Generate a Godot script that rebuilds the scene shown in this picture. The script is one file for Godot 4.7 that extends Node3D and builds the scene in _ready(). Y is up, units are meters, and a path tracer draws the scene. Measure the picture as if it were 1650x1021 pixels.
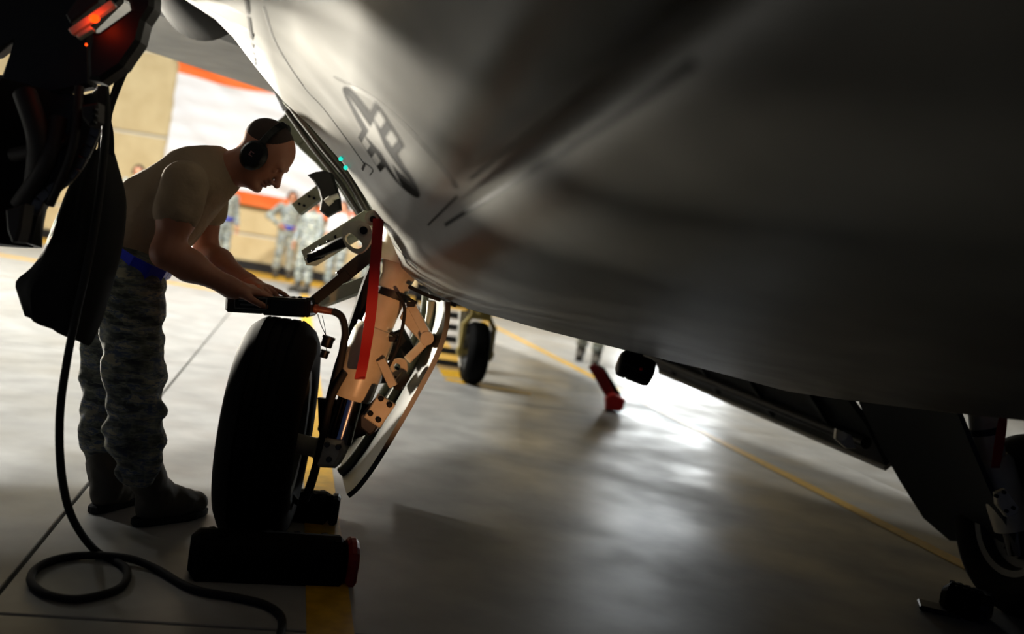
extends Node3D

# ---------------------------------------------------------------- camera model (also used to turn measured pixels into points of the hangar)
const FPX := 1500.0
const EYE := Vector3(0, 1.08, 0)
var CR: Vector3
var CU: Vector3
var CF: Vector3
# aircraft frame: origin on the floor between the main wheels
const JO := Vector3(0.63, 0, -3.37)
var JF: Vector3
var JR: Vector3
var M := {}
var taken := {}

func ray(u: float, v: float) -> Vector3:
	return CF + CR * ((u - 825.0) / FPX) - CU * ((v - 510.5) / FPX)

func P(u: float, v: float, d: float) -> Vector3:
	return EYE + ray(u, v) * d

func on_level(u: float, v: float, h: float) -> Vector3:
	var q := ray(u, v)
	return EYE + q * ((h - EYE.y) / q.y)

func on_z(u: float, v: float, z: float) -> Vector3:
	var q := ray(u, v)
	return EYE + q * (z / q.z)

func J(lat: float, h: float, fwd: float) -> Vector3:
	return JO + JR * lat + Vector3.UP * h + JF * fwd

func to_j(p: Vector3) -> Vector3:
	var d := p - JO
	return Vector3(d.dot(JR), d.y, d.dot(JF))

func on_j(u: float, v: float, fwd: float) -> Vector3:
	var q := ray(u, v)
	return EYE + q * ((JF.dot(JO) + fwd - JF.dot(EYE)) / JF.dot(q))

# ---------------------------------------------------------------- mesh building
class MB:
	var st := SurfaceTool.new()
	var count := 0

	func _init():
		st.begin(Mesh.PRIMITIVE_TRIANGLES)

	func tri(a: Vector3, b: Vector3, c: Vector3, sg := -1):
		st.set_smooth_group(sg)
		st.add_vertex(a)
		st.add_vertex(b)
		st.add_vertex(c)
		count += 1

	func quad(a: Vector3, b: Vector3, c: Vector3, d: Vector3, sg := -1):
		tri(a, b, c, sg)
		tri(a, c, d, sg)

	# faces away from the point "inside"
	func tri_out(a: Vector3, b: Vector3, c: Vector3, inside: Vector3, sg := -1):
		if (c - a).cross(b - a).dot((a + b + c) / 3.0 - inside) < 0.0:
			tri(a, c, b, sg)
		else:
			tri(a, b, c, sg)

	func quad_out(a: Vector3, b: Vector3, c: Vector3, d: Vector3, inside: Vector3, sg := -1):
		if (c - a).cross(b - a).dot((a + b + c + d) / 4.0 - inside) < 0.0:
			quad(a, d, c, b, sg)
		else:
			quad(a, b, c, d, sg)

	func box(xf: Transform3D, size: Vector3, bev := 0.0):
		var h := size / 2.0
		bev = minf(bev, minf(h.x, minf(h.y, h.z)) * 0.9)
		var mid := xf.origin
		var f := func(s: Vector3, k: int) -> Vector3:
			var p := s * (h - Vector3.ONE * bev)
			p[k] = s[k] * h[k]
			return xf * p
		for k in 3:
			var i := (k + 1) % 3
			var j := (k + 2) % 3
			for s in [-1.0, 1.0]:
				var q := []
				for e in [[-1, -1], [1, -1], [1, 1], [-1, 1]]:
					var c := Vector3.ZERO
					c[k] = s
					c[i] = e[0]
					c[j] = e[1]
					q.append(f.call(c, k))
				quad_out(q[0], q[1], q[2], q[3], mid)
			if bev > 0.0:
				for si in [-1.0, 1.0]:
					for sj in [-1.0, 1.0]:
						var a := Vector3.ZERO
						a[i] = si
						a[j] = sj
						var b := a
						a[k] = -1
						b[k] = 1
						quad_out(f.call(a, i), f.call(b, i), f.call(b, j), f.call(a, j), mid)
		if bev > 0.0:
			for x in [-1.0, 1.0]:
				for y in [-1.0, 1.0]:
					for z in [-1.0, 1.0]:
						var c := Vector3(x, y, z)
						tri_out(f.call(c, 0), f.call(c, 1), f.call(c, 2), mid)

	# a bar of rectangular section from a to b; "side" is the direction of its width w
	func bar(a: Vector3, b: Vector3, w: float, t: float, side: Vector3, bev := 0.002):
		var y := (b - a).normalized()
		var x := (side - y * side.dot(y)).normalized()
		box(Transform3D(Basis(x, y, x.cross(y)), (a + b) / 2.0), Vector3(w, (b - a).length(), t), bev)

	func tube(pts: Array, rad, sides := 10, caps := true, sg := 1):
		var rings := []
		var n := Vector3.ZERO
		for i in pts.size():
			var t: Vector3 = (pts[mini(i + 1, pts.size() - 1)] - pts[maxi(i - 1, 0)]).normalized()
			if i == 0:
				n = t.cross(Vector3.UP if absf(t.y) < 0.9 else Vector3.RIGHT).normalized()
			else:
				n = (n - t * n.dot(t)).normalized()
			var b := t.cross(n)
			var r: float = rad[i] if rad is Array else rad
			var ring := []
			for k in sides:
				var a := TAU * k / sides
				ring.append(pts[i] + (n * cos(a) + b * sin(a)) * r)
			rings.append(ring)
		for i in pts.size() - 1:
			var c: Vector3 = (pts[i] + pts[i + 1]) / 2.0
			for k in sides:
				var m := (k + 1) % sides
				quad_out(rings[i][k], rings[i][m], rings[i + 1][m], rings[i + 1][k], c, sg)
		if caps:
			for e in [0, pts.size() - 1]:
				var inside: Vector3 = pts[1] if e == 0 else pts[e - 1]
				for k in sides:
					tri_out(pts[e], rings[e][k], rings[e][(k + 1) % sides], inside)

	# profile of Vector2(radius, along y); goes up with the outside at +radius
	func lathe(profile: Array, xf: Transform3D, segs := 28, sharp := 0.75):
		var rings := []
		for p in profile:
			var ring := []
			for k in segs:
				var a := TAU * k / segs
				ring.append(xf * Vector3(p.x * cos(a), p.y, p.x * sin(a)))
			rings.append(ring)
		var sg := 1
		for i in profile.size() - 1:
			if i > 0:
				var d0: Vector2 = (profile[i] - profile[i - 1]).normalized()
				var d1: Vector2 = (profile[i + 1] - profile[i]).normalized()
				if d0.dot(d1) < sharp:
					sg += 1
			for k in segs:
				var m := (k + 1) % segs
				var a: Vector3 = rings[i][k]
				var b: Vector3 = rings[i][m]
				var c: Vector3 = rings[i + 1][m]
				var d: Vector3 = rings[i + 1][k]
				if profile[i].x > 1e-5:
					tri(a, b, c, sg) if xf.basis.determinant() > 0 else tri(a, c, b, sg)
				if profile[i + 1].x > 1e-5:
					tri(a, c, d, sg) if xf.basis.determinant() > 0 else tri(a, d, c, sg)

	# polygon in the x-y plane of xf, thickness along z, optional chamfer
	func prism(poly: PackedVector2Array, xf: Transform3D, depth: float, bev := 0.0, holes := []):
		if Geometry2D.is_polygon_clockwise(poly):
			poly.reverse()
		var inner := poly
		if bev > 0.0:
			var shrunk := PackedVector2Array()
			for i in poly.size():
				var a := (poly[i] - poly[i - 1]).normalized()
				var b := (poly[(i + 1) % poly.size()] - poly[i]).normalized()
				var n := Vector2(-a.y, a.x) + Vector2(-b.y, b.x)
				shrunk.append(poly[i] + n * (bev / maxf(n.length_squared() / 2.0, 0.5)))
			inner = shrunk
		var t := Geometry2D.triangulate_polygon(inner)
		var hz := depth / 2.0
		for i in range(0, t.size(), 3):
			var a := inner[t[i]]
			var b := inner[t[i + 1]]
			var c := inner[t[i + 2]]
			var q := Vector3(a.x, a.y, hz)
			var q2 := Vector3(b.x, b.y, hz)
			var q3 := Vector3(c.x, c.y, hz)
			var under := Vector3(0, 0, -1)
			tri_out(xf * q, xf * q2, xf * q3, xf * ((q + q2 + q3) / 3.0 + under))
			tri_out(xf * Vector3(a.x, a.y, -hz), xf * Vector3(b.x, b.y, -hz), xf * Vector3(c.x, c.y, -hz), xf * ((q + q2 + q3) / 3.0))
		for i in poly.size():
			var m := (i + 1) % poly.size()
			var e := poly[m] - poly[i]
			var inw := Vector2(-e.y, e.x).normalized()
			var mid := (poly[i] + poly[m]) / 2.0 + inw
			var ref := xf * Vector3(mid.x, mid.y, 0)
			var zz := hz - bev
			quad_out(xf * Vector3(poly[i].x, poly[i].y, -zz), xf * Vector3(poly[m].x, poly[m].y, -zz), xf * Vector3(poly[m].x, poly[m].y, zz), xf * Vector3(poly[i].x, poly[i].y, zz), ref)
			if bev > 0.0:
				for s in [-1.0, 1.0]:
					quad_out(xf * Vector3(poly[i].x, poly[i].y, zz * s), xf * Vector3(poly[m].x, poly[m].y, zz * s), xf * Vector3(inner[m].x, inner[m].y, hz * s), xf * Vector3(inner[i].x, inner[i].y, hz * s), ref)

	# rows of points; one-sided skin
	func grid(rows: Array, closed := false, flip := false, sg := 1):
		var n: int = rows[0].size()
		for i in rows.size() - 1:
			for k in (n if closed else n - 1):
				var m := (k + 1) % n
				if flip:
					quad(rows[i][k], rows[i + 1][k], rows[i + 1][m], rows[i][m], sg)
				else:
					quad(rows[i][k], rows[i][m], rows[i + 1][m], rows[i + 1][k], sg)

	# rows of points thickened to a slab
	func slab(rows: Array, thick: float, shift := 0.0):
		var up := []
		var dn := []
		var nr := rows.size()
		var nc: int = rows[0].size()
		for i in nr:
			var a := []
			var b := []
			for k in nc:
				var du: Vector3 = rows[i][mini(k + 1, nc - 1)] - rows[i][maxi(k - 1, 0)]
				var dv: Vector3 = rows[mini(i + 1, nr - 1)][k] - rows[maxi(i - 1, 0)][k]
				var n := du.cross(dv).normalized()
				a.append(rows[i][k] + n * (thick / 2.0 + shift))
				b.append(rows[i][k] - n * (thick / 2.0 - shift))
			up.append(a)
			dn.append(b)
		grid(up, false, true, 1)
		grid(dn, false, false, 2)
		for i in nr - 1:
			for k in [0, nc - 1]:
				quad_out(up[i][k], up[i + 1][k], dn[i + 1][k], dn[i][k], rows[i][nc / 2], 3)
		for k in nc - 1:
			for i in [0, nr - 1]:
				quad_out(up[i][k], up[i][k + 1], dn[i][k + 1], dn[i][k], rows[nr / 2][k], 4)

	func done() -> ArrayMesh:
		st.generate_normals()
		st.index()
		return st.commit()

func ball(mb: MB, c: Vector3, r: Vector3, bas := Basis.IDENTITY, n := 12):
	var prof := []
	for i in n + 1:
		var a := -PI / 2 + PI * i / n
		prof.append(Vector2(cos(a), sin(a)))
	mb.lathe(prof, Transform3D(bas * Basis.from_scale(r), c), n * 2)

# ---------------------------------------------------------------- naming
func obj(called: String, mesh: Mesh, m: Material, parent: Node = self, at := Vector3.ZERO) -> MeshInstance3D:
	var o := MeshInstance3D.new()
	o.name = numbered(called, parent)
	o.mesh = mesh
	o.material_override = m
	o.position = at
	parent.add_child(o, true)
	return o

func part(called: String, mb: MB, m: Material, parent: Node) -> MeshInstance3D:
	return obj(called, mb.done(), m, parent, -root_at(parent))

func root_at(n: Node) -> Vector3:
	var s := Vector3.ZERO
	while n != self:
		s += n.position
		n = n.get_parent()
	return s

func numbered(called: String, parent: Node) -> String:
	var key := str(parent.get_instance_id()) + called
	var n: int = taken.get(key, -1) + 1
	taken[key] = n
	return called if n == 0 else "%s_%03d" % [called, n]

func tag(o: Node, label: String, category := "", group := "", kind := "") -> Node:
	o.set_meta("label", label)
	if category:
		o.set_meta("category", category)
	if group:
		o.set_meta("group", group)
	if kind:
		o.set_meta("kind", kind)
	return o

func thing(called: String, label: String, category: String, at := Vector3.ZERO, group := "") -> Node3D:
	var o := Node3D.new()
	o.name = numbered(called, self)
	o.position = at
	add_child(o)
	tag(o, label, category, group)
	return o

func struct(called: String, mb: MB, m: Material, label: String) -> MeshInstance3D:
	var o := part(called, mb, m, self)
	tag(o, label, "", "", "structure")
	return o

func mat(called: String, c: Color, rough := 0.6, metal := 0.0) -> StandardMaterial3D:
	var m := StandardMaterial3D.new()
	m.resource_name = called
	m.albedo_color = c
	m.roughness = rough
	m.metallic = metal
	M[called] = m
	return m

func noise_tex(freq: float, lo: Color, hi: Color, size := 512, octaves := 4, normal := 0.0, seed := 1) -> NoiseTexture2D:
	var n := FastNoiseLite.new()
	n.seed = seed
	n.noise_type = FastNoiseLite.TYPE_SIMPLEX_SMOOTH
	n.frequency = freq
	n.fractal_octaves = octaves
	var t := NoiseTexture2D.new()
	t.width = size
	t.height = size
	t.seamless = true
	t.noise = n
	if normal > 0.0:
		t.as_normal_map = true
		t.bump_strength = normal
	else:
		var g := Gradient.new()
		g.set_color(0, lo)
		g.set_color(1, hi)
		t.color_ramp = g
	return t

func tri_map(m: StandardMaterial3D, scale: float, world := false):
	m.uv1_triplanar = true
	m.uv1_world_triplanar = world
	m.uv1_scale = Vector3.ONE * scale

func spline(pts: Array, steps := 6, closed := false) -> Array:
	var out := []
	var n := pts.size()
	for i in (n if closed else n - 1):
		var a = pts[(i - 1 + n) % n] if closed else pts[maxi(i - 1, 0)]
		var b = pts[i]
		var c = pts[(i + 1) % n]
		var d = pts[(i + 2) % n] if closed else pts[mini(i + 2, n - 1)]
		for s in steps:
			out.append(b.cubic_interpolate(c, a, d, float(s) / steps))
	if not closed:
		out.append(pts[n - 1])
	return out

func px(list: Array, d: float) -> Array:
	var out := []
	for q in list:
		out.append(P(q[0], q[1], q[2] if q.size() > 2 else d))
	return out

func _ready():
	var pitch := deg_to_rad(-3.4)
	var roll := deg_to_rad(9.0)
	CF = Vector3(0, sin(pitch), -cos(pitch))
	var r0 := Vector3.RIGHT
	var u0 := r0.cross(CF)
	CR = r0 * cos(roll) + u0 * sin(roll)
	CU = u0 * cos(roll) - r0 * sin(roll)
	var hd := deg_to_rad(11.0)
	JF = Vector3(-sin(hd), 0, -cos(hd))
	JR = Vector3(cos(hd), 0, -sin(hd))

	var cam := Camera3D.new()
	cam.name = "camera"
	cam.transform = Transform3D(Basis(CR, CU, -CF), EYE)
	cam.fov = rad_to_deg(2.0 * atan(510.5 / FPX))
	cam.near = 0.05
	cam.far = 200.0
	var ca := CameraAttributesPhysical.new()
	ca.frustum_focal_length = 12.0 / (510.5 / FPX)
	ca.frustum_focus_distance = 3.15
	ca.frustum_near = 0.05
	ca.frustum_far = 200.0
	ca.exposure_aperture = 1.5
	cam.attributes = ca
	add_child(cam)
	cam.current = true

	var env := Environment.new()
	env.background_mode = Environment.BG_COLOR
	env.background_color = Color(0.12, 0.16, 0.26)
	env.tonemap_mode = Environment.TONE_MAPPER_LINEAR
	env.tonemap_exposure = 0.92
	env.sdfgi_enabled = true
	env.ssao_enabled = true
	env.ssil_enabled = true
	var we := WorldEnvironment.new()
	we.name = "world"
	we.environment = env
	add_child(we)

	materials()
	lamps()
	hangar()
	jet()
	scene_things()
	people()

# ---------------------------------------------------------------- ceiling lights of the hangar, and added lamps out of view
func lamps():
	for q in [[-7.6, -7.4, 190.0, "nearest the left wing tip"], [-11.0, -7.4, 80.0, "second out from the left wing tip"],
		[-7.6, -10.2, 30.0, "over the floor before the tan wall, left of the banner"], [-11.0, -10.2, 20.0, "over the left rear corner"],
		[-2.5, -11.5, 140.0, "in front of the banner"], [2.5, -11.0, 24.0, "beyond the nose on the right"]]:
		ceiling_light(Vector3(q[0], 8.4, q[1]), q[2], q[3])
	added_floodlight(Vector3(2.7, 0, -15.0), Vector3(-0.12, -0.1, 1.0), 5.0, "added low flood lamp on a wheeled frame, out of view far behind the aircraft belly")  # added, hidden by the hull, to brighten the floor beyond the belly
	added_lamp("added_spotlight", "added spotlight on a short stand, out of view on the bright floor left of the airman", Vector3(-5.0, 0, -6.8), P(655, 195, 2.5), 0.9, Color(1.0, 0.97, 0.9), 190.0, 11.0, M.lamp_glow, 3.2)  # added out of view to light the hull side around the marking
	added_lamp("added_lamp", "small added amber lamp, out of view on the floor under the fuselage facing the gear leg", Vector3(0.42, 0, -1.15), P(606, 560, 3.25), 0.2, Color(1.0, 0.70, 0.47), 2.7, 8.5, M.amber_bulb)  # added out of view to throw warm light on the gear leg

func area(at: Vector3, look: Vector3, size: Vector2, energy: float, c: Color, parent: Node):
	var a := AreaLight3D.new()
	a.name = "glow"
	a.area_size = size
	a.light_energy = energy
	a.light_color = c
	a.shadow_enabled = true
	a.area_range = 60.0
	a.area_attenuation = 2.0
	parent.add_child(a)
	var up := Vector3.UP if absf(look.normalized().y) < 0.95 else Vector3.FORWARD
	a.transform = Transform3D(Basis.looking_at(look, up), at)

func ceiling_light(at: Vector3, energy: float, where: String):
	var t := thing("ceiling_light", "rectangular hangar ceiling light, " + where, "light", at, "hangar ceiling lights")
	var b := MB.new()
	b.box(Transform3D(Basis.IDENTITY, at + Vector3(0, 0.09, 0)), Vector3(1.3, 0.14, 0.7), 0.03)
	for s in [-0.5, 0.5]:
		b.tube([at + Vector3(s, 0.1, 0), at + Vector3(s, 0.6, 0)], 0.012, 6)
	part("housing", b, M.dark_metal, t)
	var l := MB.new()
	l.box(Transform3D(Basis.IDENTITY, at), Vector3(1.2, 0.03, 0.6), 0.008)
	part("lens", l, M.lamp_glow, t)
	area(Vector3(0, -0.03, 0), Vector3.DOWN, Vector2(1.2, 0.6), energy, Color(1.0, 0.99, 0.965), t)

func added_lamp(called: String, label: String, at: Vector3, target: Vector3, high: float, tint: Color, energy: float, cone: float, glow: Material, sc := 1.0):
	var t := thing(called, label, "lamp", at)
	var c := at + Vector3.UP * high
	var dir := (target - c).normalized()
	var x := dir.cross(Vector3.UP).normalized()
	var xf := Transform3D(Basis(x, dir, x.cross(dir)) * Basis.from_scale(Vector3.ONE * sc), c)
	var b := MB.new()
	b.lathe([Vector2(0, -0.09), Vector2(0.035, -0.088), Vector2(0.04, -0.06), Vector2(0.045, -0.02), Vector2(0.07, 0.03), Vector2(0.072, 0.045), Vector2(0.064, 0.045), Vector2(0.06, 0.03), Vector2(0.0, 0.02)], xf, 24)
	part("reflector", b, M.dark_metal, t)
	b = MB.new()
	b.bar(at + Vector3.UP * 0.012, at + Vector3.UP * (high - 0.03 * sc), 0.03 * sc, 0.02 * sc, x)
	b.box(Transform3D(Basis.IDENTITY, at + Vector3.UP * 0.012), Vector3(0.16 * sc, 0.024, 0.12 * sc), 0.006)
	part("stand", b, M.dark_metal, t)
	b = MB.new()
	ball(b, c + dir * 0.034 * sc, Vector3.ONE * 0.02 * sc, Basis.IDENTITY, 8)
	part("bulb", b, glow, t)
	var l := SpotLight3D.new()
	l.name = "beam"
	l.light_color = tint
	l.light_energy = energy
	l.spot_range = 40.0
	l.spot_attenuation = 2.0
	l.spot_angle = cone
	l.spot_angle_attenuation = 0.7
	l.light_size = 0.03 * sc * sc
	l.shadow_enabled = true
	t.add_child(l)
	l.transform = Transform3D(Basis.looking_at(dir, Vector3.UP), c + dir * 0.062 * sc - at)

func added_floodlight(at: Vector3, look: Vector3, energy: float, label: String):
	var t := thing("added_floodlight", label, "lamp", at)
	look = look.normalized()
	var side := look.cross(Vector3.UP).normalized()
	for s in [-1.0, 1.0]:
		var b := MB.new()
		b.tube([at + side * 0.86 * s + Vector3.UP * 0.06, at + side * 0.86 * s + Vector3.UP * 1.3], 0.022, 10)
		part("post", b, M.dark_metal, t)
		b = MB.new()
		b.bar(at + side * 0.86 * s - look * 0.35 + Vector3.UP * 0.03, at + side * 0.86 * s + look * 0.35 + Vector3.UP * 0.03, 0.05, 0.05, side)
		part("foot", b, M.dark_metal, t)
	for s in [-1.0, 1.0]:
		var c: Vector3 = at + Vector3.UP * 0.95 + side * 0.42 * s
		var bas := Basis.looking_at(look, Vector3.UP)
		var b := MB.new()
		b.box(Transform3D(bas, c), Vector3(0.8, 0.72, 0.12), 0.03)
		part("housing", b, M.dark_metal, t)
		b = MB.new()
		b.box(Transform3D(bas, c + look * 0.065), Vector3(0.72, 0.64, 0.012), 0.004)
		part("lens", b, M.lamp_glow, t)
		area(c + look * 0.08 - at, look, Vector2(0.72, 0.64), energy, Color(0.95, 0.98, 1.0), t)

func materials():
	mat("lamp_glow", Color(0.9, 0.9, 0.88), 0.4)
	M.lamp_glow.emission_enabled = true
	M.lamp_glow.emission = Color(1.0, 0.95, 0.85)
	M.lamp_glow.emission_energy_multiplier = 3.0
	mat("amber_bulb", Color(0.9, 0.7, 0.5), 0.4)
	M.amber_bulb.emission_enabled = true
	M.amber_bulb.emission = Color(1.0, 0.62, 0.36)
	M.amber_bulb.emission_energy_multiplier = 4.0
	mat("dark_metal", Color(0.07, 0.07, 0.075), 0.5, 0.3)
	var fl := mat("concrete", Color(1, 1, 1), 0.3)
	fl.albedo_texture = noise_tex(0.012, Color(0.50, 0.50, 0.49), Color(0.62, 0.62, 0.605), 1024, 5)
	fl.roughness_texture = noise_tex(0.01, Color(0.5, 0.5, 0.5), Color(1, 1, 1), 512, 5, 0.0, 4)
	fl.roughness = 0.56
	tri_map(fl, 0.22, true)
	mat("joint", Color(0.06, 0.06, 0.06), 0.9)
	var yl := mat("yellow_paint", Color(0.86, 0.66, 0.03), 0.4)
	yl.albedo_texture = noise_tex(0.03, Color(0.8, 0.8, 0.75), Color(1, 1, 1), 512, 5, 0.0, 7)
	tri_map(yl, 0.8, true)
	var wp := mat("wall_panel", Color(1, 1, 1), 0.75)
	wp.albedo_texture = noise_tex(0.01, Color(0.77, 0.69, 0.52), Color(0.84, 0.77, 0.60), 512, 4, 0.0, 9)
	tri_map(wp, 0.3, true)
	mat("wall_trim", Color(0.85, 0.84, 0.8), 0.6)
	mat("black_base", Color(0.03, 0.03, 0.045), 0.5)
	mat("side_wall", Color(0.16, 0.15, 0.14), 0.8)
	mat("roof_deck", Color(0.08, 0.08, 0.085), 0.9)
	mat("banner_white", Color(0.9, 0.9, 0.91), 0.9)
	mat("banner_orange", Color(0.94, 0.45, 0.20), 0.85)
	var sk := mat("aircraft_grey", Color(1, 1, 1), 0.45)
	sk.albedo_texture = noise_tex(0.008, Color(0.33, 0.325, 0.305), Color(0.43, 0.42, 0.395), 1024, 5, 0.0, 12)
	sk.roughness_texture = noise_tex(0.012, Color(0.75, 0.75, 0.75), Color(1, 1, 1), 512, 4, 0.0, 13)
	tri_map(sk, 0.5)
	mat("panel_gap", Color(0.02, 0.02, 0.022), 0.8)
	mat("marking_grey", Color(0.05, 0.05, 0.062), 0.8)
	mat("edge_pale", Color(0.6, 0.58, 0.52), 0.4)
	mat("bay_shade_dark", Color(0.10, 0.105, 0.10), 0.55)
	mat("bay_green", Color(0.56, 0.58, 0.50), 0.5)
	var gw := mat("gear_white", Color(1, 1, 1), 0.35)
	gw.albedo_texture = noise_tex(0.015, Color(0.70, 0.66, 0.56), Color(0.80, 0.77, 0.69), 512, 5, 0.0, 15)
	tri_map(gw, 1.5)
	mat("chrome", Color(0.7, 0.7, 0.7), 0.12, 1.0)
	mat("rim_grey", Color(0.2, 0.2, 0.19), 0.5, 0.1)
	mat("steel", Color(0.35, 0.34, 0.32), 0.35, 0.8)
	mat("black_rubber", Color(0.022, 0.022, 0.024), 0.75)
	mat("black_plastic", Color(0.03, 0.03, 0.032), 0.45)
	mat("hose", Color(0.02, 0.02, 0.022), 0.8)
	mat("red_strap", Color(0.62, 0.035, 0.02), 0.7)
	mat("red_paint", Color(0.55, 0.05, 0.03), 0.5)
	mat("bright_red", Color(0.85, 0.09, 0.04), 0.5)
	mat("black_cloth", Color(0.018, 0.018, 0.02), 0.9)
	mat("primer_yellow", Color(0.62, 0.55, 0.30), 0.5)
	mat("copper", Color(0.42, 0.2, 0.12), 0.5, 0.2)
	mat("old_pipe", Color(0.10, 0.07, 0.06), 0.6)
	mat("door_inside", Color(0.2, 0.205, 0.18), 0.4)
	mat("red_lamp", Color(0.5, 0.03, 0.01), 0.3)
	M.marking_grey.metallic_specular = 0.15
	M.black_rubber.metallic_specular = 0.2
	M.black_plastic.metallic_specular = 0.3
	M.red_lamp.emission_enabled = true
	M.red_lamp.emission = Color(1.0, 0.27, 0.04)
	M.red_lamp.emission_energy_multiplier = 2.6
	mat("cyan_lamp", Color(0.1, 0.6, 0.55), 0.3)
	M.cyan_lamp.emission_enabled = true
	M.cyan_lamp.emission = Color(0.15, 0.9, 0.8)
	M.cyan_lamp.emission_energy_multiplier = 1.2

# ---------------------------------------------------------------- the hangar
func hangar():
	var b := MB.new()
	b.box(Transform3D(Basis.IDENTITY, Vector3(-3, -0.16, -5)), Vector3(38, 0.24, 32))
	var base := struct("floor", b, M.joint, "polished grey concrete hangar floor in large square slabs")
	# slabs, turned like the painted lines
	var d := Vector3(-sin(deg_to_rad(13.5)), 0, -cos(deg_to_rad(13.5)))
	var n := Vector3(d.z * -1.0, 0, d.x)
	var wn := 4.6
	var wd := 4.4
	var room := Rect2(-22, -20.8, 38, 31.8)
	for i in range(-6, 6):
		for k in range(-5, 7):
			var a0 := -0.634 + wn * i
			var d0 := 2.5 + wd * k
			var quad := PackedVector2Array()
			for e in [[0.006, 0.006], [wn - 0.006, 0.006], [wn - 0.006, wd - 0.006], [0.006, wd - 0.006]]:
				var p: Vector3 = n * (a0 + e[0]) + d * (d0 + e[1])
				quad.append(Vector2(p.x, p.z))
			var fit := Geometry2D.intersect_polygons(quad, PackedVector2Array([room.position, Vector2(room.end.x, room.position.y), room.end, Vector2(room.position.x, room.end.y)]))
			for poly in fit:
				if poly.size() < 3:
					continue
				b = MB.new()
				b.prism(poly, Transform3D(Basis(Vector3(1, 0, 0), Vector3(0, 0, 1), Vector3(0, -1, 0)), Vector3(0, -0.02, 0)), 0.04, 0.003)
				part("concrete_slab", b, M.concrete, base)
	# painted lines
	var line := func(na: float, d0: float, d1: float, w: float, label: String):
		var mb := MB.new()
		var a: Vector3 = n * na + d * d0
		var e: Vector3 = n * na + d * d1
		mb.bar(a + Vector3.UP * 0.0015, e + Vector3.UP * 0.0015, w, 0.003, n, 0.0)
		struct("floor_marking", mb, M.yellow_paint, label)
	line.call(3.23, 1.5, 16.6, 0.1, "long yellow line on the floor beyond the red chock")
	line.call(0.235, 1.0, 15.7, 0.13, "yellow line on the floor passing under the left main wheel")
	b = MB.new()
	b.bar(P(0, 0, 0) * 0 + Vector3(-0.1, 0.0015, -7.8) - n * 0.35 + d * 0.15, Vector3(-0.1, 0.0015, -7.8) + n * 0.35 - d * 0.1, 0.16, 0.003, d, 0.0)
	struct("floor_marking", b, M.yellow_paint, "short worn yellow stripe on the floor under the nose wheel")
	b = MB.new()
	b.bar(on_level(742, 610, 0.0015), on_level(700, 548, 0.0015), 0.3, 0.003, n, 0.0)
	struct("floor_marking", b, M.yellow_paint, "broad yellow stripe on the floor under the boarding ladder")
	b = MB.new()
	b.box(Transform3D(Basis.IDENTITY, Vector3(-3, 0.0015, -18.75)), Vector3(37.5, 0.003, 2.0))
	struct("floor_marking", b, M.yellow_paint, "wide yellow band on the floor along the tan wall")
	b = MB.new()
	b.bar(Vector3(-21, 0.0015, -14.2), Vector3(-3.9, 0.0015, -13.35), 0.3, 0.003, Vector3.FORWARD, 0.0)
	struct("floor_marking", b, M.yellow_paint, "thin yellow line parallel to the wall across the left floor")
	# walls
	b = MB.new()
	b.box(Transform3D(Basis.IDENTITY, Vector3(-3, 4.5, -20.15)), Vector3(38, 9.4, 0.3))
	var wall := struct("wall_back", b, M.wall_trim, "tan panelled hangar wall with pale horizontal rails")
	for i in 12:
		for k in 6:
			b = MB.new()
			var y0 := 0.2 if k == 0 else 0.79 + 1.755 * (k - 1)
			var y1 := 0.73 if k == 0 else 0.79 + 1.755 * k - 0.06
			if k == 5:
				y1 = 9.0
			b.box(Transform3D(Basis.IDENTITY, Vector3(-20.62 + 3.2 * i, (y0 + y1) / 2.0, -19.975)), Vector3(3.185, y1 - y0, 0.05), 0.006)
			part("wall_panel", b, M.wall_panel, wall)
	b = MB.new()
	b.box(Transform3D(Basis.IDENTITY, Vector3(-3, 0.09, -19.93)), Vector3(37.4, 0.18, 0.12), 0.01)
	struct("baseboard_back", b, M.black_base, "black kerb at the foot of the tan wall")
	b = MB.new()
	b.box(Transform3D(Basis.IDENTITY, Vector3(-22.15, 4.5, -5)), Vector3(0.3, 9.4, 32))
	struct("wall_left", b, M.side_wall, "plain side wall of the hangar left of the aircraft")
	b = MB.new()
	b.box(Transform3D(Basis.IDENTITY, Vector3(16.15, 4.5, -5)), Vector3(0.3, 9.4, 32))
	struct("wall_right", b, M.side_wall, "plain side wall of the hangar right of the aircraft")
	b = MB.new()
	b.box(Transform3D(Basis.IDENTITY, Vector3(-3, 9.2, -5)), Vector3(38, 0.3, 32))
	struct("ceiling", b, M.roof_deck, "dark roof deck of the hangar")
	# banner: a cloth with orange stripes, hung on the wall
	var t := thing("banner", "huge white cloth banner with orange bands hanging on the tan wall", "banner", Vector3(-4.4, 1.46, -19.75))
	var bands := [[4.13, 3.84, M.banner_orange, "orange_band"], [3.84, 1.72, M.banner_white, "white_band"], [1.72, 1.45, M.banner_orange, "orange_band"]]
	var nz := FastNoiseLite.new()
	nz.seed = 5
	nz.frequency = 0.55
	for bd in bands:
		var rows := []
		var steps := 3 if bd[0] - bd[1] < 0.5 else 22
		for i in steps + 1:
			var row := []
			var y: float = lerpf(bd[0], bd[1], float(i) / steps)
			for k in 61:
				var x := -7.75 + 6.6 * k / 60.0
				var sag := 0.05 * sin(x * 2.2) * (y - 1.4) / 2.4 - 0.035 * (x + 7.75)
				var f := nz.get_noise_2d(x * 0.7, y * 2.4 + x * 0.5) * 0.12 + 0.025 * sin((y + 0.12 * sin(x * 1.3)) * 17.0)
				row.append(Vector3(x + nz.get_noise_2d(y * 2.0, 7.0) * 0.06, y + sag, -19.77 + f))
			rows.append(row)
		b = MB.new()
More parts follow.
